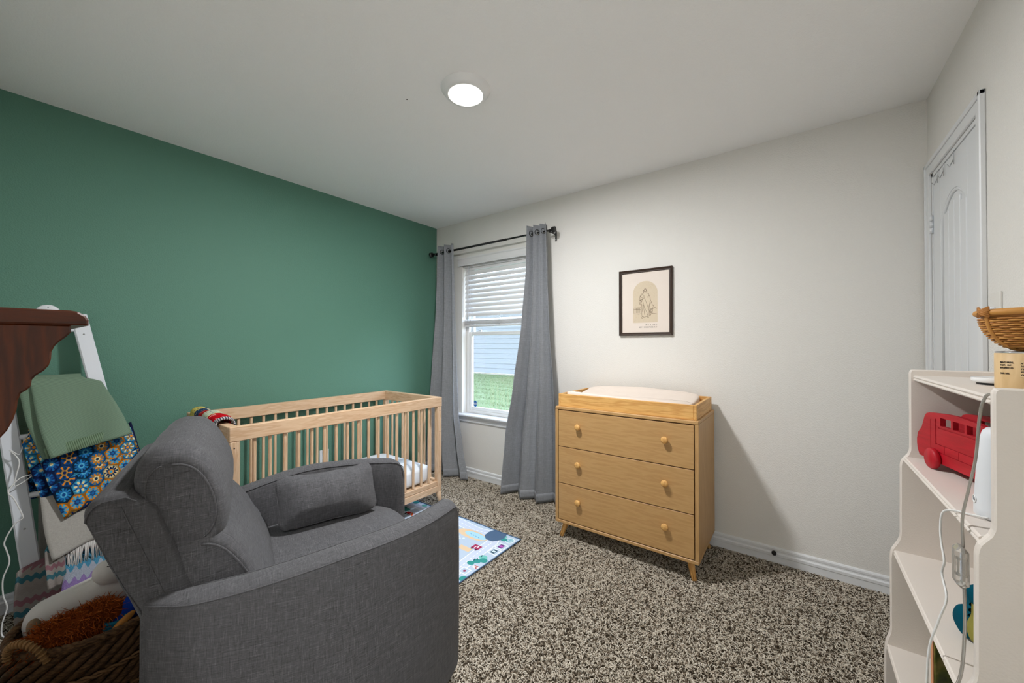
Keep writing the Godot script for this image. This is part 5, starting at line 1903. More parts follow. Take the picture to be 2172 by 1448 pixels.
# ------------------------------------------------------------------ basket of stuffed toys
func build_toy_basket() -> void:
	var c := Vector3(0.965, 0, 2.470)
	var bk := thing("toy_basket", "dark brown woven round basket filled with stuffed toys", "basket", c)
	var wick := tri_map(mat("wicker_dark", Color.WHITE, 0.75, 0.4), Vector3(8, 30, 8), false)
	wick.albedo_texture = noise_tex(0.02, [[0.0, rgb(46, 30, 18)], [0.5, rgb(86, 60, 36)], [0.8, rgb(118, 86, 52)], [1.0, rgb(60, 40, 24)]], 256, 4, FastNoiseLite.TYPE_SIMPLEX, 51)
	var prof := func(h: float) -> float: return 0.172 + 0.030 * sin(clampf(h / 0.30, 0, 1) * 2.4)
	var lp := [Vector2(0, 0.002), Vector2(prof.call(0.0) - 0.004, 0.002)]
	for k in 9:
		lp.append(Vector2(prof.call(k * 0.035) - 0.006, 0.006 + k * 0.0355))
	for k in 9:
		lp.append(Vector2(prof.call((8 - k) * 0.035) - 0.018, 0.290 - k * 0.0345))
	lp.append(Vector2(0, 0.014))
	obj("body", B.new(true).lathe(lp, 48).done(), wick, bk)
	# bundles of grass laid aslant in three rows
	var bundles := B.new(true)
	var r := RandomNumberGenerator.new()
	r.seed = 33
	for row in 3:
		for k in 30:
			var a := TAU * (k + 0.5 * row) / 30.0
			var h0 := 0.012 + row * 0.096
			var pts := []
			for i in 6:
				var f := i / 5.0
				var h := h0 + f * 0.094
				var aa := a - f * 0.62
				var rr: float = prof.call(h) + 0.004 * sin(f * PI) + (r.randf() - 0.5) * 0.002
				pts.append(Vector3(cos(aa) * rr, h, sin(aa) * rr))
			bundles.tube(pts, [0.007, 0.011, 0.0125, 0.0125, 0.011, 0.007], 6)
	var bu := obj("grass_bundle", bundles.done(), wick, bk)
	bu.set_meta("kind", "stuff")
	# twisted cords between the rows and the thick wrapped rim
	for h in [0.104, 0.200]:
		for ph in 2:
			var pts := []
			for k in 181:
				var a := TAU * k / 180.0
				var w := a * 22.0 + ph * PI
				var rr: float = prof.call(h) + 0.010 + 0.004 * cos(w)
				pts.append(Vector3(cos(a) * rr, h + 0.005 * sin(w), sin(a) * rr))
			obj("twisted_cord", B.new(true).tube(pts, 0.0042, 6, false).done(), mat("wicker_cord", rgb(126, 94, 62), 0.75, 0.4), bk)
	for ph in 3:
		var pts := []
		for k in 241:
			var a := TAU * k / 240.0
			var w := a * 18.0 + ph * TAU / 3.0
			var rr: float = prof.call(0.30) + 0.006 * cos(w)
			pts.append(Vector3(cos(a) * rr, 0.300 + 0.007 * sin(w), sin(a) * rr))
		obj("rim_strand", B.new(true).tube(pts, 0.0085, 6, false).done(), wick, bk)
	for s in [0.90, 0.90 + PI]:
		var dirv := Vector3(cos(s), 0, sin(s))
		var tang := Vector3(-sin(s), 0, cos(s))
		var base: float = prof.call(0.29)
		var arc := []
		for k in 49:
			var f := k / 48.0
			arc.append(dirv * (base + 0.004 + 0.020 * sin(f * PI)) + tang * (-cos(f * PI) * 0.055) + Vector3.UP * (0.285 + sin(f * PI) * 0.070))
		var hd := B.new(true).tube(arc, 0.008, 8)
		var wrap := []
		for k in 49 * 4:
			var f := k / float(49 * 4 - 1)
			var i := mini(int(f * 48), 47)
			var p: Vector3 = arc[i].lerp(arc[i + 1], f * 48 - i)
			var t: Vector3 = (arc[i + 1] - arc[i]).normalized()
			var n1 := t.cross(dirv).normalized()
			var w := f * TAU * 18
			wrap.append(p + (dirv * cos(w) + n1 * sin(w)) * 0.0085)
		hd.tube(wrap, 0.0035, 5)
		obj("handle", hd.done(), mat("wicker_tan", rgb(150, 112, 70), 0.75, 0.4), bk)

	var fuzz := mat("grey_plush_cloth", rgb(206, 202, 197), 1.0, 0.15)
	relief(tri_map(fuzz, Vector3.ONE * 14.0, false), M["fine"], 0.05)
	fuzz.rim_enabled = true
	fuzz.rim = 0.3
	var gp := thing("grey_plush_toy", "smooth pale grey stuffed animal lying at the back of the basket", "stuffed toy", Vector3(0.900, 0.268, 2.470))
	obj("body", blob([[Vector3(0.0, 0.045, 0.10), Vector3(0.01, 0.075, -0.08), 0.062, 0.075], [Vector3(0.060, 0.160, -0.030), Vector3(0.045, 0.145, -0.070), 0.043, 0.046], [Vector3(0.0, 0.03, 0.12), Vector3(0.02, -0.02, 0.13), 0.04, 0.03]], 0.011, 0.012), fuzz, gp)
	obj("eye_stitch", B.new(true).tube([Vector3(0.088, 0.190, -0.022), Vector3(0.094, 0.184, -0.034), Vector3(0.088, 0.190, -0.046)], 0.0018, 5).done(), M["ink"], gp)

	var fur := thing("orange_furry_toy", "shaggy rust-orange stuffed toy on top in the basket", "stuffed toy", Vector3(1.050, 0.285, 2.510))
	var om := mat("orange_fur", Color.WHITE, 0.9, 0.25)
	om.vertex_color_use_as_albedo = true
	var core := [[Vector3(-0.01, 0.012, 0.085), Vector3(0.0, 0.030, -0.055), 0.050, 0.052], [Vector3(0.01, 0.015, 0.02), Vector3(0.02, 0.0, 0.06), 0.045, 0.04]]
	obj("body", blob(core, 0.011, 0.03), mat("orange_skin", rgb(120, 56, 18), 0.95, 0.2), fur)
	var fb := B.new(true)
	r.seed = 61
	for k in 3400:
		var bone: Array = core[0 if r.randf() < 0.7 else 1]
		var t := r.randf() * 1.16 - 0.08
		var ax: Vector3 = (bone[1] - bone[0])
		var n := Vector3(r.randfn(), r.randfn() * 0.9 + 0.25, r.randfn()).normalized()
		n = (n - ax.normalized() * n.dot(ax.normalized()) * (0.6 if t > 0 and t < 1 else 0.0)).normalized()
		var p: Vector3 = bone[0] + ax * clampf(t, 0, 1) + n * (lerpf(bone[2], bone[3], clampf(t, 0, 1)) - 0.006)
		var cc: Color = [rgb(150, 72, 24), rgb(178, 88, 32), rgb(120, 54, 16), rgb(192, 104, 44)][r.randi() % 4].srgb_to_linear()
		fb.color(cc)
		var len := 0.020 + r.randf() * 0.018
		var bendv := Vector3(r.randfn() * 0.5, -0.55 + r.randfn() * 0.25, r.randfn() * 0.5)
		fb.tube([p, p + (n + bendv * 0.25) * len * 0.55, p + (n + bendv * 0.75) * len], [0.0017, 0.0013, 0.0003], 3, false)
	var fo := obj("fur", fb.done(), om, fur)
	fo.set_meta("kind", "stuff")
	var tanm := mat("tan_felt", rgb(176, 120, 62), 0.95, 0.2)
	obj("ear", B.new(true).pillow(Vector3(0.085, 0.030, -0.085), Vector3(0.012, 0.010, 0.036), 0.8, 0.8, 20, 12, null, Basis.from_euler(Vector3(0.35, 0.5, 0.3))).done(), tanm, fur)
	obj("ear", B.new(true).pillow(Vector3(-0.055, 0.050, 0.100), Vector3(0.024, 0.030, 0.014), 0.8, 0.8, 20, 12, null, Basis.from_euler(Vector3(0.2, -0.3, 0.2))).done(), mat("grey_tan_felt", rgb(130, 108, 86), 0.95, 0.2), fur)

	var blue := thing("blue_plush_toy", "royal blue stuffed toy tucked in the basket beside the recliner", "stuffed toy", Vector3(1.075, 0.245, 2.395))
	var bm := relief(tri_map(mat("blue_plush_cloth", rgb(22, 58, 150), 0.95, 0.25), Vector3.ONE * 14.0, false), M["fine"], 0.1)
	obj("body", blob([[Vector3(-0.02, 0.03, 0.02), Vector3(0.0, 0.095, -0.015), 0.040, 0.036], [Vector3(0.0, 0.02, 0.03), Vector3(0.02, 0.05, 0.045), 0.03, 0.022]], 0.010, 0.02), bm, blue)
	var teal := mat("teal_knit", rgb(28, 104, 128), 0.95, 0.2)
	for k in 3:
		var ring := []
		for i in 21:
			var a := TAU * i / 20.0
			ring.append(Vector3(0.028 + 0.020 * cos(a), 0.052 + k * 0.008, 0.045 + 0.026 * sin(a)))
		obj("knitted_cuff", B.new(true).tube(ring, 0.006, 8, false).done(), teal, blue)


# ------------------------------------------------------------------ dark wood shelf on the back wall
func build_wall_shelf() -> void:
	var xe := 1.930
	var sh := thing("wall_shelf", "dark mahogany wall shelf with a scalloped bracket", "shelf", Vector3(xe, 1.284, ROOM_Z))
	var d := ROOM_Z - 2.586
	var nose := PackedVector2Array([Vector2(0, 0), Vector2(d, 0.0), Vector2(d, 0.010), Vector2(d - 0.004, 0.018), Vector2(d - 0.013, 0.0245), Vector2(d - 0.022, 0.0262), Vector2(0, 0.0262)])
	# outline in (distance from the wall, height), drawn along -x
	obj("board", B.new().prism(nose, 0.62, 0.003, Transform3D(Basis(Vector3(0, 0, -1), Vector3(0, 1, 0), Vector3(1, 0, 0)), Vector3(-0.31, 0, 0))).done(), M["mahogany_z"], sh)
	var br := PackedVector2Array()
	br.append(Vector2(0, 0))
	for q in [[2.607, 1.284], [2.607, 1.271], [2.613, 1.2625], [2.620, 1.255], [2.6255, 1.247], [2.629, 1.237], [2.6295, 1.224], [2.632, 1.213], [2.6375, 1.204], [2.6455, 1.197], [2.650, 1.190], [2.6515, 1.178], [2.656, 1.172], [2.6615, 1.168], [2.6645, 1.156], [2.6655, 1.142], [2.669, 1.125], [2.675, 1.108], [2.683, 1.095], [2.700, 1.078], [2.730, 1.062], [2.770, 1.052], [2.80, 1.050]]:
		br.append(Vector2(ROOM_Z - q[0], q[1] - 1.284))
	for x in [-0.012, -0.52]:
		obj("scalloped_bracket", B.new().prism(br, 0.018, 0.0025, Transform3D(Basis(Vector3(0, 0, -1), Vector3(0, 1, 0), Vector3(1, 0, 0)), Vector3(x, 0, 0))).done(), M["mahogany_y"], sh)
	obj("back_rail", B.new().box(Vector3(-0.266, -0.045, -0.010), Vector3(0.49, 0.09, 0.018), 0.002).done(), M["mahogany_x"], sh)


# ------------------------------------------------------------------ stepped white bookshelf and what stands on it
const SHELF_FAR := 0.885
const SHELF_NEAR := 1.553
const SHELF_Y := [1.140, 0.873, 0.559, 0.241]
const SHELF_X := [3.271, 3.247, 3.222, 3.204]

func build_bookshelf() -> void:
	var bs := thing("bookshelf", "white painted stepped bookshelf with scalloped sides by the closet door", "bookshelf", Vector3(3.33, 0, (SHELF_FAR + SHELF_NEAR) / 2))
	var o := -bs.position
	var pm: Material = M["shelf_paint"]
	var back := ROOM_X - 0.016
	# side outline in (x, y)
	var out := PackedVector2Array([Vector2(back, 0.0), Vector2(back, 1.168)])
	for q in [[3.270, 1.168], [3.266, 1.1665], [3.2635, 1.163], [3.262, 1.157], [3.2615, 0.912], [3.2605, 0.902], [3.257, 0.891], [3.249, 0.879], [3.243, 0.870], [3.2405, 0.861], [3.239, 0.850], [3.2375, 0.628], [3.236, 0.614], [3.232, 0.600], [3.224, 0.583], [3.2175, 0.570], [3.2145, 0.557], [3.213, 0.540], [3.2125, 0.306], [3.211, 0.292], [3.207, 0.277], [3.202, 0.258], [3.1995, 0.240], [3.198, 0.220], [3.196, 0.0]]:
		out.append(Vector2(q[0], q[1]))
	for z in [SHELF_FAR + 0.009, SHELF_NEAR + 0.009]:
		obj("side_panel", B.new().prism(out, 0.018, 0.003, Transform3D(Basis.IDENTITY, Vector3(0, 0, z) + o)).done(), pm, bs)
	obj("back_panel", B.new().box(Vector3(back - 0.004, 0.58, (SHELF_FAR + SHELF_NEAR + 0.018) / 2) + o, Vector3(0.006, 1.15, SHELF_NEAR - SHELF_FAR - 0.018), 0.0).done(), pm, bs)
	obj("top_rail", B.new().box(Vector3(back - 0.014, 1.157, (SHELF_FAR + SHELF_NEAR + 0.018) / 2) + o, Vector3(0.014, 0.024, SHELF_NEAR - SHELF_FAR - 0.018), 0.002).done(), pm, bs)
	for k in 4:
		var y: float = SHELF_Y[k]
		var x0: float = SHELF_X[k]
		# board with a double-beaded front edge, top face at y + 0.009
		var p := PackedVector2Array([Vector2(back - 0.008, y - 0.009), Vector2(x0 + 0.003, y - 0.009), Vector2(x0, y - 0.007), Vector2(x0 - 0.001, y - 0.0045), Vector2(x0, y - 0.002), Vector2(x0 + 0.0025, y), Vector2(x0, y + 0.002), Vector2(x0 - 0.001, y + 0.0045), Vector2(x0, y + 0.007), Vector2(x0 + 0.003, y + 0.009), Vector2(back - 0.008, y + 0.009)])
		obj("shelf_board", B.new().prism(p, SHELF_NEAR - SHELF_FAR - 0.018, 0.0, Transform3D(Basis.IDENTITY, Vector3(0, 0, (SHELF_FAR + SHELF_NEAR + 0.018) / 2) + o)).done(), pm, bs)

	var y0: float = SHELF_Y[0] + 0.0095
	# bamboo tumbler with printed label
	var cup := thing("bamboo_tumbler", "pale bamboo tumbler with a printed label on the bookshelf top", "tumbler", Vector3(3.380, y0, 1.300))
	var cr := 0.044
	obj("wall", B.new(true).lathe([Vector2(0, 0.001), Vector2(cr - 0.001, 0), Vector2(cr, 0.002), Vector2(cr, 0.080), Vector2(cr - 0.002, 0.081)], 48).done(), M["bamboo_y"], cup)
	obj("steel_liner", B.new(true).lathe([Vector2(cr - 0.0015, 0.0805), Vector2(cr - 0.001, 0.084), Vector2(cr - 0.003, 0.085), Vector2(cr - 0.004, 0.083), Vector2(cr - 0.006, 0.02), Vector2(0, 0.018)], 48).done(), M["steel"], cup)
	var lab := B.new(true)
	var a0 := 2.02
	lab.grid(func(u: float, v: float) -> Vector3:
		var a := a0 - u * 0.9
		return Vector3(cos(a) * (cr + 0.0004), 0.028 + v * 0.036, sin(a) * (cr + 0.0004)), 16, 1)
	obj("label_paper", lab.done(), mat("label_kraft", rgb(226, 196, 150), 0.8, 0.3), cup)
	bent_text(["ATTENTION:", "ASSEMBLE. MADE", "THE USE OF ONLY", "KEEP DRY.  USE", "WASH IN A SINK"], cr, cup, 2.0, 0.058)
	bent_text(["NATURAL", "CUP, OF", "BAMBOO", "", "300 ML"], cr, cup, 2.74, 0.060)

	# small woven bowl basket set on the tumbler
	var bb := thing("wicker_bowl", "small golden wicker bowl basket on the bamboo tumbler", "basket", Vector3(3.385, y0 + 0.0855, 1.302))
	var br := 0.074
	var bh := 0.094
	var gold := mat("wicker_gold", rgb(196, 138, 66), 0.6, 0.5)
	var gold2 := mat("wicker_honey", rgb(176, 116, 52), 0.6, 0.5)
	var bp := func(f: float) -> Vector2: return Vector2(br * sqrt(maxf(0.0, 1.0 - pow(1.0 - f, 2.2))) * 0.98, bh * f)
	var inner := [Vector2(0, 0.003)]
	for k in 13:
		var q: Vector2 = bp.call(0.03 + k / 12.0 * 0.93)
		inner.append(Vector2(maxf(q.x - 0.003, 0.002), q.y + 0.001))
	obj("lining", B.new(true).lathe(inner, 40).done(), gold2, bb)
	for k in 15:
		var f := 0.05 + k * 0.052
		var pts := []
		for i in 121:
			var a := TAU * i / 120.0
			var q: Vector2 = bp.call(f)
			var w := 0.0016 * sin(a * 14.0 + PI * k)
			pts.append(Vector3(cos(a) * (q.x + w), q.y, sin(a) * (q.x + w)))
		obj("woven_row", B.new(true).tube(pts, 0.0026, 5, false).done(), gold if k % 2 else gold2, bb)
	var rimp := []
	for i in 61:
		var a := TAU * i / 60.0
		rimp.append(Vector3(cos(a) * br, bh * 0.93, sin(a) * br))
	obj("rim", B.new(true).tube(rimp, 0.0075, 8, false).done(), gold, bb)
	for a in [2.75, 2.75 + PI]:
		var rib := []
		for k in 25:
			var q: Vector2 = bp.call(k / 24.0)
			rib.append(Vector3(cos(a) * (q.x + 0.003), q.y, sin(a) * (q.x + 0.003)))
		obj("rib", B.new(true).tube(rib, 0.0035, 6).done(), gold, bb)
		var knot := B.new(true)
		for s in [-1, 1]:
			for k in 3:
				var cpt := Vector3(cos(a) * br, bh * 0.93, sin(a) * br)
				var tg := Vector3(-sin(a), 0, cos(a))
				var rd := Vector3(cos(a), 0, sin(a))
				knot.tube([cpt + tg * 0.013 * s + rd * 0.006 + Vector3(0, -0.010 + k * 0.004, 0), cpt + rd * 0.012 + Vector3(0, k * 0.004 - 0.003, 0), cpt - tg * 0.013 * s + rd * 0.006 + Vector3(0, 0.006 + k * 0.003, 0)], 0.0026, 6)
		obj("knot", knot.done(), gold2, bb)

	# glossy white dish
	var dish := thing("ceramic_dish", "low glossy white round dish on the bookshelf top", "dish", Vector3(3.374, y0, 1.195))
	obj("bowl", B.new(true).lathe([Vector2(0, 0.004), Vector2(0.038, 0.004), Vector2(0.047, 0.006), Vector2(0.050, 0.010), Vector2(0.050, 0.016), Vector2(0.048, 0.018), Vector2(0.045, 0.017), Vector2(0.040, 0.010), Vector2(0, 0.009)], 48).done(), M["ceramic_white"], dish)
	obj("foot_ring", B.new(true).lathe([Vector2(0, 0), Vector2(0.040, 0), Vector2(0.041, 0.004), Vector2(0, 0.0045)], 40).done(), M["dark_bottom"], dish)

	build_bus()
	build_machine_and_cords()

	# crocheted toy on the third board
	var y2: float = SHELF_Y[2] + 0.0095
	var ct := thing("crocheted_toy", "small teal and yellow crocheted toy on the third bookshelf board", "toy", Vector3(3.304, y2, 1.318))
	var tm := relief(tri_map(mat("teal_yarn", rgb(10, 104, 128), 0.95, 0.2), Vector3.ONE * 30.0, false), M["fine"], 0.25)
	var ym := relief(tri_map(mat("yellow_yarn", rgb(196, 186, 96), 0.95, 0.2), Vector3.ONE * 30.0, false), M["fine"], 0.25)
	obj("body", blob([[Vector3(0, 0.032, 0.01), Vector3(0.0, 0.040, 0.065), 0.026, 0.034], [Vector3(0, 0.06, 0.05), Vector3(0.0, 0.115, 0.06), 0.024, 0.026]], 0.008, 0.012), ym, ct)
	obj("shell", B.new(true).pillow(Vector3(-0.018, 0.036, 0.012), Vector3(0.022, 0.032, 0.034), 0.8, 0.8, 28, 16, null, Basis.from_euler(Vector3(0.5, 0.2, 0))).done(), tm, ct)
	obj("head", B.new(true).pillow(Vector3(-0.012, 0.122, 0.062), Vector3(0.022, 0.022, 0.028), 0.9, 0.9, 24, 14).done(), tm, ct)
	for k in 3:
		obj("spike", B.new(true).lathe([Vector2(0.011, 0), Vector2(0.008, 0.012), Vector2(0.003, 0.022), Vector2(0, 0.024)], 12, Vector3.ZERO, Basis.from_euler(Vector3(-1.0, 0, 0.3))).done(), tm, ct, Vector3(-0.016, 0.062 + k * 0.016, 0.030 + 0.006 * k))

	# picture books standing on the fourth board
	var y3: float = SHELF_Y[3] + 0.0095
	var cover := mat("green_cover", Color.WHITE, 0.4, 0.5)
	cover.albedo_texture = noise_tex(0.012, [[0.0, rgb(52, 66, 18)], [0.45, rgb(108, 112, 34)], [0.65, rgb(150, 138, 70)], [1.0, rgb(176, 158, 112)]], 256, 4, FastNoiseLite.TYPE_SIMPLEX_SMOOTH, 71)
	tri_map(cover, Vector3.ONE * 4.0, false)
	var b1 := thing("picture_book", "green picture book with salmon page edge standing on the lowest bookshelf board", "book", Vector3(3.330, y3, 1.075), deg_to_rad(38))
	obj("cover", B.new().box(Vector3(0, 0.118, 0.0), Vector3(0.16, 0.236, 0.008), 0.001).done(), cover, b1)
	obj("pages", B.new().box(Vector3(-0.0795, 0.118, -0.002), Vector3(0.006, 0.234, 0.006), 0.0005).done(), mat("salmon_edge", rgb(226, 160, 120), 0.8), b1)
	var b2 := thing("sequined_book", "dark speckled book with glittering edge beside the green picture book", "book", Vector3(3.350, y3, 1.175), deg_to_rad(38))
	var dk := tri_map(mat("speckled_cover", Color.WHITE, 0.4, 0.5), Vector3.ONE * 14.0, false)
	dk.albedo_texture = noise_tex(0.16, [[0.0, rgb(14, 22, 14)], [0.55, rgb(34, 46, 30)], [0.62, rgb(210, 214, 206)], [0.68, rgb(30, 40, 26)], [1.0, rgb(70, 96, 52)]], 256, 2, FastNoiseLite.TYPE_SIMPLEX, 72)
	obj("cover", B.new().box(Vector3(0, 0.108, 0), Vector3(0.14, 0.216, 0.012), 0.001).done(), dk, b2)
	var gl := B.new(false)
	for k in 60:
		gl.box(Vector3(-0.0715, 0.006 + k * 0.0034, (rng.randf() - 0.5) * 0.008), Vector3(0.003, 0.003, 0.004), 0.0006)
	var gs := obj("sequins", gl.done(), M["steel"], b2)
	gs.set_meta("kind", "stuff")


func bent_text(lines: Array, radius: float, parent: Node3D, angle: float, top: float) -> void:
	for k in lines.size():
		if lines[k] == "":
			continue
		var f := SystemFont.new()
		f.font_names = PackedStringArray(["Droid Sans"])
		f.font_weight = 700
		var t := TextMesh.new()
		t.text = lines[k]
		t.font = f
		t.font_size = 32
		t.pixel_size = 0.0052 / 32.0
		t.depth = 0.0002
		t.curve_step = 4.0
		t.horizontal_alignment = HORIZONTAL_ALIGNMENT_LEFT
		var arr := t.get_mesh_arrays()
		var vs: PackedVector3Array = arr[Mesh.ARRAY_VERTEX]
		var ns: PackedVector3Array = arr[Mesh.ARRAY_NORMAL]
		for i in vs.size():
			var a := angle - vs[i].x / radius
			var r := radius + 0.0006 + vs[i].z
			vs[i] = Vector3(cos(a) * r, top - k * 0.0062 + vs[i].y, sin(a) * r)
			var n := ns[i]
			ns[i] = Vector3(cos(a) * n.z + sin(a) * n.x, n.y, sin(a) * n.z - cos(a) * n.x)
		var clean := []
		clean.resize(Mesh.ARRAY_MAX)
		clean[Mesh.ARRAY_VERTEX] = vs
		clean[Mesh.ARRAY_NORMAL] = ns
		clean[Mesh.ARRAY_INDEX] = arr[Mesh.ARRAY_INDEX]
		var am := ArrayMesh.new()
		am.add_surface_from_arrays(Mesh.PRIMITIVE_TRIANGLES, clean)
		obj("lettering", am, M["ink"], parent)


func build_bus() -> void:
	# toy bus: two shaped side boards with window holes, floor, nose and wheels; own axes: x from its nose backwards, z out of the shelf
	var y1: float = SHELF_Y[1] + 0.0095
	var bus := thing("toy_bus", "red stained wooden toy bus on the second bookshelf board", "toy bus", Vector3(3.272, y1, 0.925), deg_to_rad(-77))
	var out := PackedVector2Array()
	for q in [[0.018, 0.021], [0.008, 0.036], [0.004, 0.054], [0.004, 0.070], [0.010, 0.090], [0.022, 0.102], [0.031, 0.112], [0.038, 0.128], [0.046, 0.146], [0.056, 0.157], [0.072, 0.162], [0.137, 0.168], [0.208, 0.170], [0.270, 0.166], [0.340, 0.156], [0.378, 0.146], [0.390, 0.125], [0.394, 0.080], [0.388, 0.021]]:
		out.append(Vector2(q[0], q[1]))
	for s in [0, 1]:
		var root := CSGCombiner3D.new()
		root.name = "side_board"
		var side := CSGPolygon3D.new()
		side.name = "board_outline"
		side.polygon = out
		side.depth = 0.012
		side.position.z = 0.012
		root.add_child(side)
		for k in 4:
			cut(root, Vector3(0.048, 0.024, 0.05), Vector3(0.148 + k * 0.056, 0.142, 0.006))
		var zf := 0.012 if s == 0 else 0.0
		cut(root, Vector3(0.002, 0.105, 0.004), Vector3(0.077, 0.090, zf))
		cut(root, Vector3(0.004, 0.076, 0.006), Vector3(0.103, 0.110, zf))
		cut(root, Vector3(0.250, 0.0022, 0.004), Vector3(0.240, 0.123, zf))
		cut(root, Vector3(0.262, 0.002, 0.004), Vector3(0.235, 0.075, zf))
		cut(root, Vector3(0.262, 0.002, 0.004), Vector3(0.235, 0.052, zf))
		for k in 4:
			cut(root, Vector3(0.002, 0.023, 0.004), Vector3(0.142 + k * 0.062, 0.0635, zf))
		root.position = Vector3(0, 0, -0.012 if s == 0 else -0.092)
		for c in root.get_children():
			(c as CSGShape3D).material_override = M["red_stain_z"]
		root.material_override = M["red_stain_z"]
		bus.add_child(root, true)
	obj("floor_board", B.new().box(Vector3(0.205, 0.030, -0.046), Vector3(0.34, 0.008, 0.067), 0.001).done(), M["red_stain_z"], bus)
	obj("nose_block", B.new().box(Vector3(0.035, 0.062, -0.046), Vector3(0.026, 0.075, 0.067), 0.004).done(), M["red_stain_y"], bus)
	obj("tail_block", B.new().box(Vector3(0.375, 0.080, -0.046), Vector3(0.014, 0.09, 0.067), 0.002).done(), M["red_stain_y"], bus)
	for sx in [0.102, 0.320]:
		for z in [0.008, -0.100]:
			obj("wheel", B.new(true).lathe([Vector2(0, -0.007), Vector2(0.027, -0.007), Vector2(0.030, -0.004), Vector2(0.030, 0.004), Vector2(0.027, 0.007), Vector2(0, 0.0075)], 32, Vector3.ZERO, Basis(Vector3.RIGHT, PI / 2)).done(), M["red_stain_y"], bus, Vector3(sx, 0.0302, z))


func cut(root: CSGCombiner3D, size: Vector3, at: Vector3) -> void:
	var c := CSGBox3D.new()
	c.name = "cut_out"
	c.operation = CSGShape3D.OPERATION_SUBTRACTION
	c.size = size
	root.add_child(c, true)
	c.position = at


func build_machine_and_cords() -> void:
	var y1: float = SHELF_Y[1] + 0.0095
	var sm := thing("sound_machine", "white rounded sound machine on the second bookshelf board", "sound machine", Vector3(3.316, y1, 1.420))
	obj("case", B.new(true).lathe([Vector2(0, 0), Vector2(0.040, 0), Vector2(0.043, 0.004), Vector2(0.043, 0.02), Vector2(0.039, 0.10), Vector2(0.034, 0.165), Vector2(0.030, 0.182), Vector2(0.024, 0.189), Vector2(0, 0.190)], 48).done(), M["plastic_white"], sm)
	obj("top_ring", B.new(true).lathe([Vector2(0.013, 0.1895), Vector2(0.014, 0.191), Vector2(0.011, 0.191), Vector2(0.010, 0.1895)], 28).done(), M["dark_bottom"], sm)
	var ring := []
	for i in 25:
		var a := TAU * i / 24.0
		ring.append(Vector3(-0.0425, 0.034 + 0.008 * sin(a), 0.008 * cos(a)))
	obj("button", B.new(true).tube(ring, 0.0012, 6, false).done(), M["cord_white"], sm)
	obj("button", B.new(true).lathe([Vector2(0.0035, 0), Vector2(0.003, 0.0012), Vector2(0, 0.0015)], 14, Vector3.ZERO, Basis(Vector3.BACK, PI / 2)).done(), M["plastic_grey"], sm, Vector3(-0.0425, 0.034, 0))
	var cable := obj("power_cable", B.new(true).tube(curve([Vector3(3.285, 0.888, 1.450), Vector3(3.262, 0.8855, 1.436), Vector3(3.243, 0.8845, 1.425), Vector3(3.229, 0.872, 1.410), Vector3(3.226, 0.836, 1.405), Vector3(3.226, 0.803, 1.412), Vector3(3.226, 0.770, 1.432), Vector3(3.226, 0.735, 1.414), Vector3(3.225, 0.698, 1.450), Vector3(3.214, 0.642, 1.444), Vector3(3.200, 0.56, 1.436), Vector3(3.196, 0.40, 1.43), Vector3(3.185, 0.20, 1.44), Vector3(3.17, 0.006, 1.45)], 110), 0.0021, 8).done(), M["cord_white"])
	tag(cable, "thin white power cable hanging from the sound machine down the bookshelf", "cable")
	var lc := thing("lamp_cord", "clear vinyl lamp cord with inline switch hanging before the bookshelf", "cord")
	var upper := [Vector3(3.40, 1.152, 1.535), Vector3(3.34, 1.152, 1.530), Vector3(3.275, 1.1535, 1.528), Vector3(3.262, 1.140, 1.524), Vector3(3.259, 1.10, 1.512), Vector3(3.257, 1.02, 1.498), Vector3(3.247, 0.95, 1.496), Vector3(3.238, 0.895, 1.500), Vector3(3.236, 0.838, 1.510)]
	var lower := [Vector3(3.236, 0.762, 1.514), Vector3(3.236, 0.728, 1.517), Vector3(3.232, 0.676, 1.532), Vector3(3.222, 0.60, 1.550), Vector3(3.205, 0.50, 1.532), Vector3(3.195, 0.30, 1.53), Vector3(3.18, 0.008, 1.52)]
	for seg in [upper, lower]:
		var pts := curve(seg, 70)
		var so := obj("vinyl_sheath", B.new(true).tube(pts, 0.0046, 10, true, 0.55).done(), M["clear_vinyl"], lc)
		for s in [-1, 1]:
			var wire := []
			for p in pts:
				wire.append(p + Vector3(0, 0, 0.0022 * s))
			obj("wire", B.new(true).tube(wire, 0.0012, 6).done(), M["copper_wire"], so)
	var sw := obj("inline_switch", B.new().box(Vector3(0, 0, 0), Vector3(0.018, 0.080, 0.040), 0.007).done(), M["clear_vinyl"], lc, Vector3(3.232, 0.800, 1.512))
	obj("contact", B.new().box(Vector3(0, 0.016, 0), Vector3(0.005, 0.006, 0.010), 0.001).box(Vector3(0, -0.016, 0), Vector3(0.005, 0.006, 0.010), 0.001).box(Vector3(0, 0, 0), Vector3(0.002, 0.03, 0.0025), 0.0005).done(), M["copper_wire"], sw)


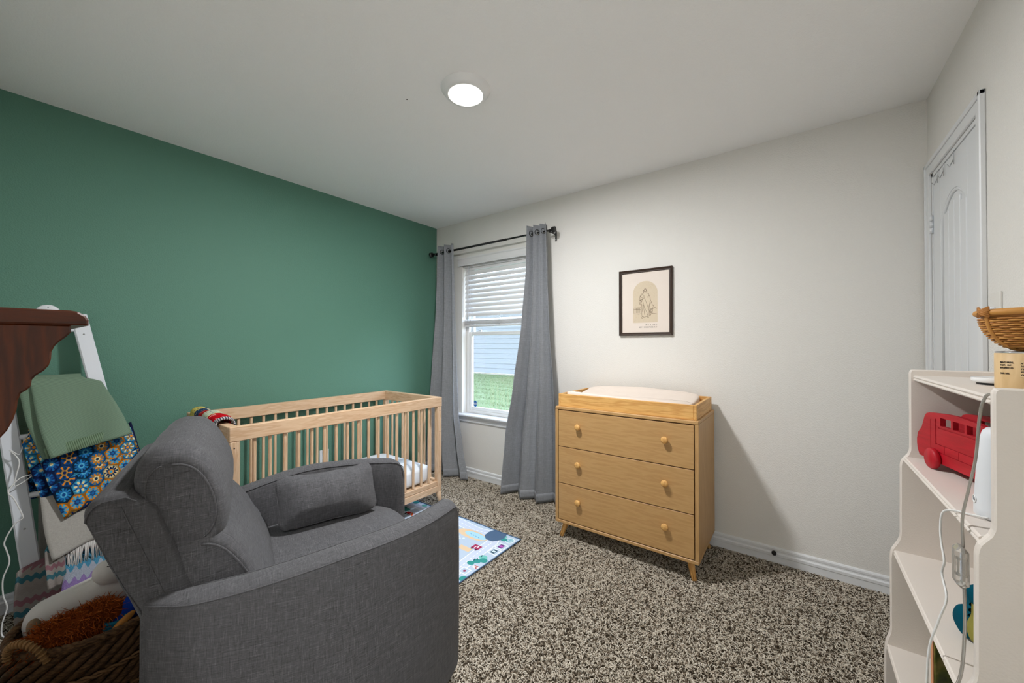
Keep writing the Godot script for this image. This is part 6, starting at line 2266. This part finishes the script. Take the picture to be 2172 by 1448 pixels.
# ------------------------------------------------------------------ plates and stops
func build_small_fixtures() -> void:
	var pl := thing("cover_plate", "round white blank cover plate on the green wall above the ladder", "wall plate", Vector3(0.0, 1.405, 2.540))
	obj("disc", B.new(true).lathe([Vector2(0.0, 0.0), Vector2(0.042, 0.0), Vector2(0.040, 0.004), Vector2(0.036, 0.0055), Vector2(0, 0.006)], 40, Vector3.ZERO, Basis(Vector3.BACK, -PI / 2)).done(), M["plastic_white"], pl)
	obj("screw", B.new(true).lathe([Vector2(0.003, 0.0), Vector2(0.0025, 0.0012), Vector2(0, 0.0014)], 10, Vector3.ZERO, Basis(Vector3.BACK, -PI / 2)).done(), M["steel"], pl, Vector3(0.0056, 0.030, 0))
	var out := thing("wall_outlet", "white duplex wall outlet on the green wall behind the crib", "outlet", Vector3(0.0, 0.372, 1.160))
	obj("plate", B.new().box(Vector3(0.003, 0, 0), Vector3(0.006, 0.116, 0.072), 0.002).done(), M["plastic_white"], out)
	for s in [-1, 1]:
		var so := obj("receptacle", B.new().box(Vector3(0.0065, s * 0.028, 0), Vector3(0.003, 0.034, 0.034), 0.001).done(), M["plastic_white"], out)
		for t in [-1, 1]:
			obj("slot", B.new().box(Vector3(0.0082, s * 0.028 + 0.003, t * 0.006), Vector3(0.0006, 0.009, 0.002), 0.0).done(), M["ink"], so)
	var sw := thing("light_switch", "white light switch plate on the wall between closet door and bookshelf", "switch", Vector3(ROOM_X, 1.358, 0.795))
	obj("plate", B.new().box(Vector3(-0.003, 0, 0), Vector3(0.006, 0.116, 0.072), 0.002).done(), M["wall_plate_paint"] if M.has("wall_plate_paint") else mat("wall_plate_paint", rgb(224, 221, 214), 0.5), sw)
	obj("toggle", B.new().box(Vector3(-0.010, 0.003, 0), Vector3(0.012, 0.018, 0.008), 0.002, Basis(Vector3.BACK, 0.4)).done(), M["plastic_white"], sw)
	var cp := thing("ceiling_patch", "small filled patch with a screw hole on the ceiling beside the lamp", "patch", Vector3(1.455, CEIL, 1.508))
	obj("filler", B.new(true).lathe([Vector2(0, -0.0016), Vector2(0.010, -0.0014), Vector2(0.022, -0.0005), Vector2(0.026, 0)], 24, Vector3.ZERO, Basis(Vector3(1.5, 0, 0), Vector3(0, 1, 0), Vector3(0, 0, 0.8))).done(), M["ceiling_paint"], cp)
	obj("screw_hole", B.new(true).lathe([Vector2(0, -0.0022), Vector2(0.003, -0.002), Vector2(0.004, -0.001)], 10).done(), M["ink"], cp)
	var ds := thing("door_stop", "small black rubber door stop on the white baseboard", "door stop", Vector3(2.855, 0.060, 0.014))
	obj("stem", B.new(true).lathe([Vector2(0.006, 0), Vector2(0.005, 0.004), Vector2(0.005, 0.010)], 14, Vector3.ZERO, Basis(Vector3.RIGHT, PI / 2)).done(), M["steel"], ds)
	obj("bumper", B.new(true).lathe([Vector2(0.0, 0.008), Vector2(0.011, 0.008), Vector2(0.0125, 0.012), Vector2(0.012, 0.020), Vector2(0.009, 0.024), Vector2(0, 0.025)], 20, Vector3.ZERO, Basis(Vector3.RIGHT, PI / 2)).done(), M["black_rubber"], ds)
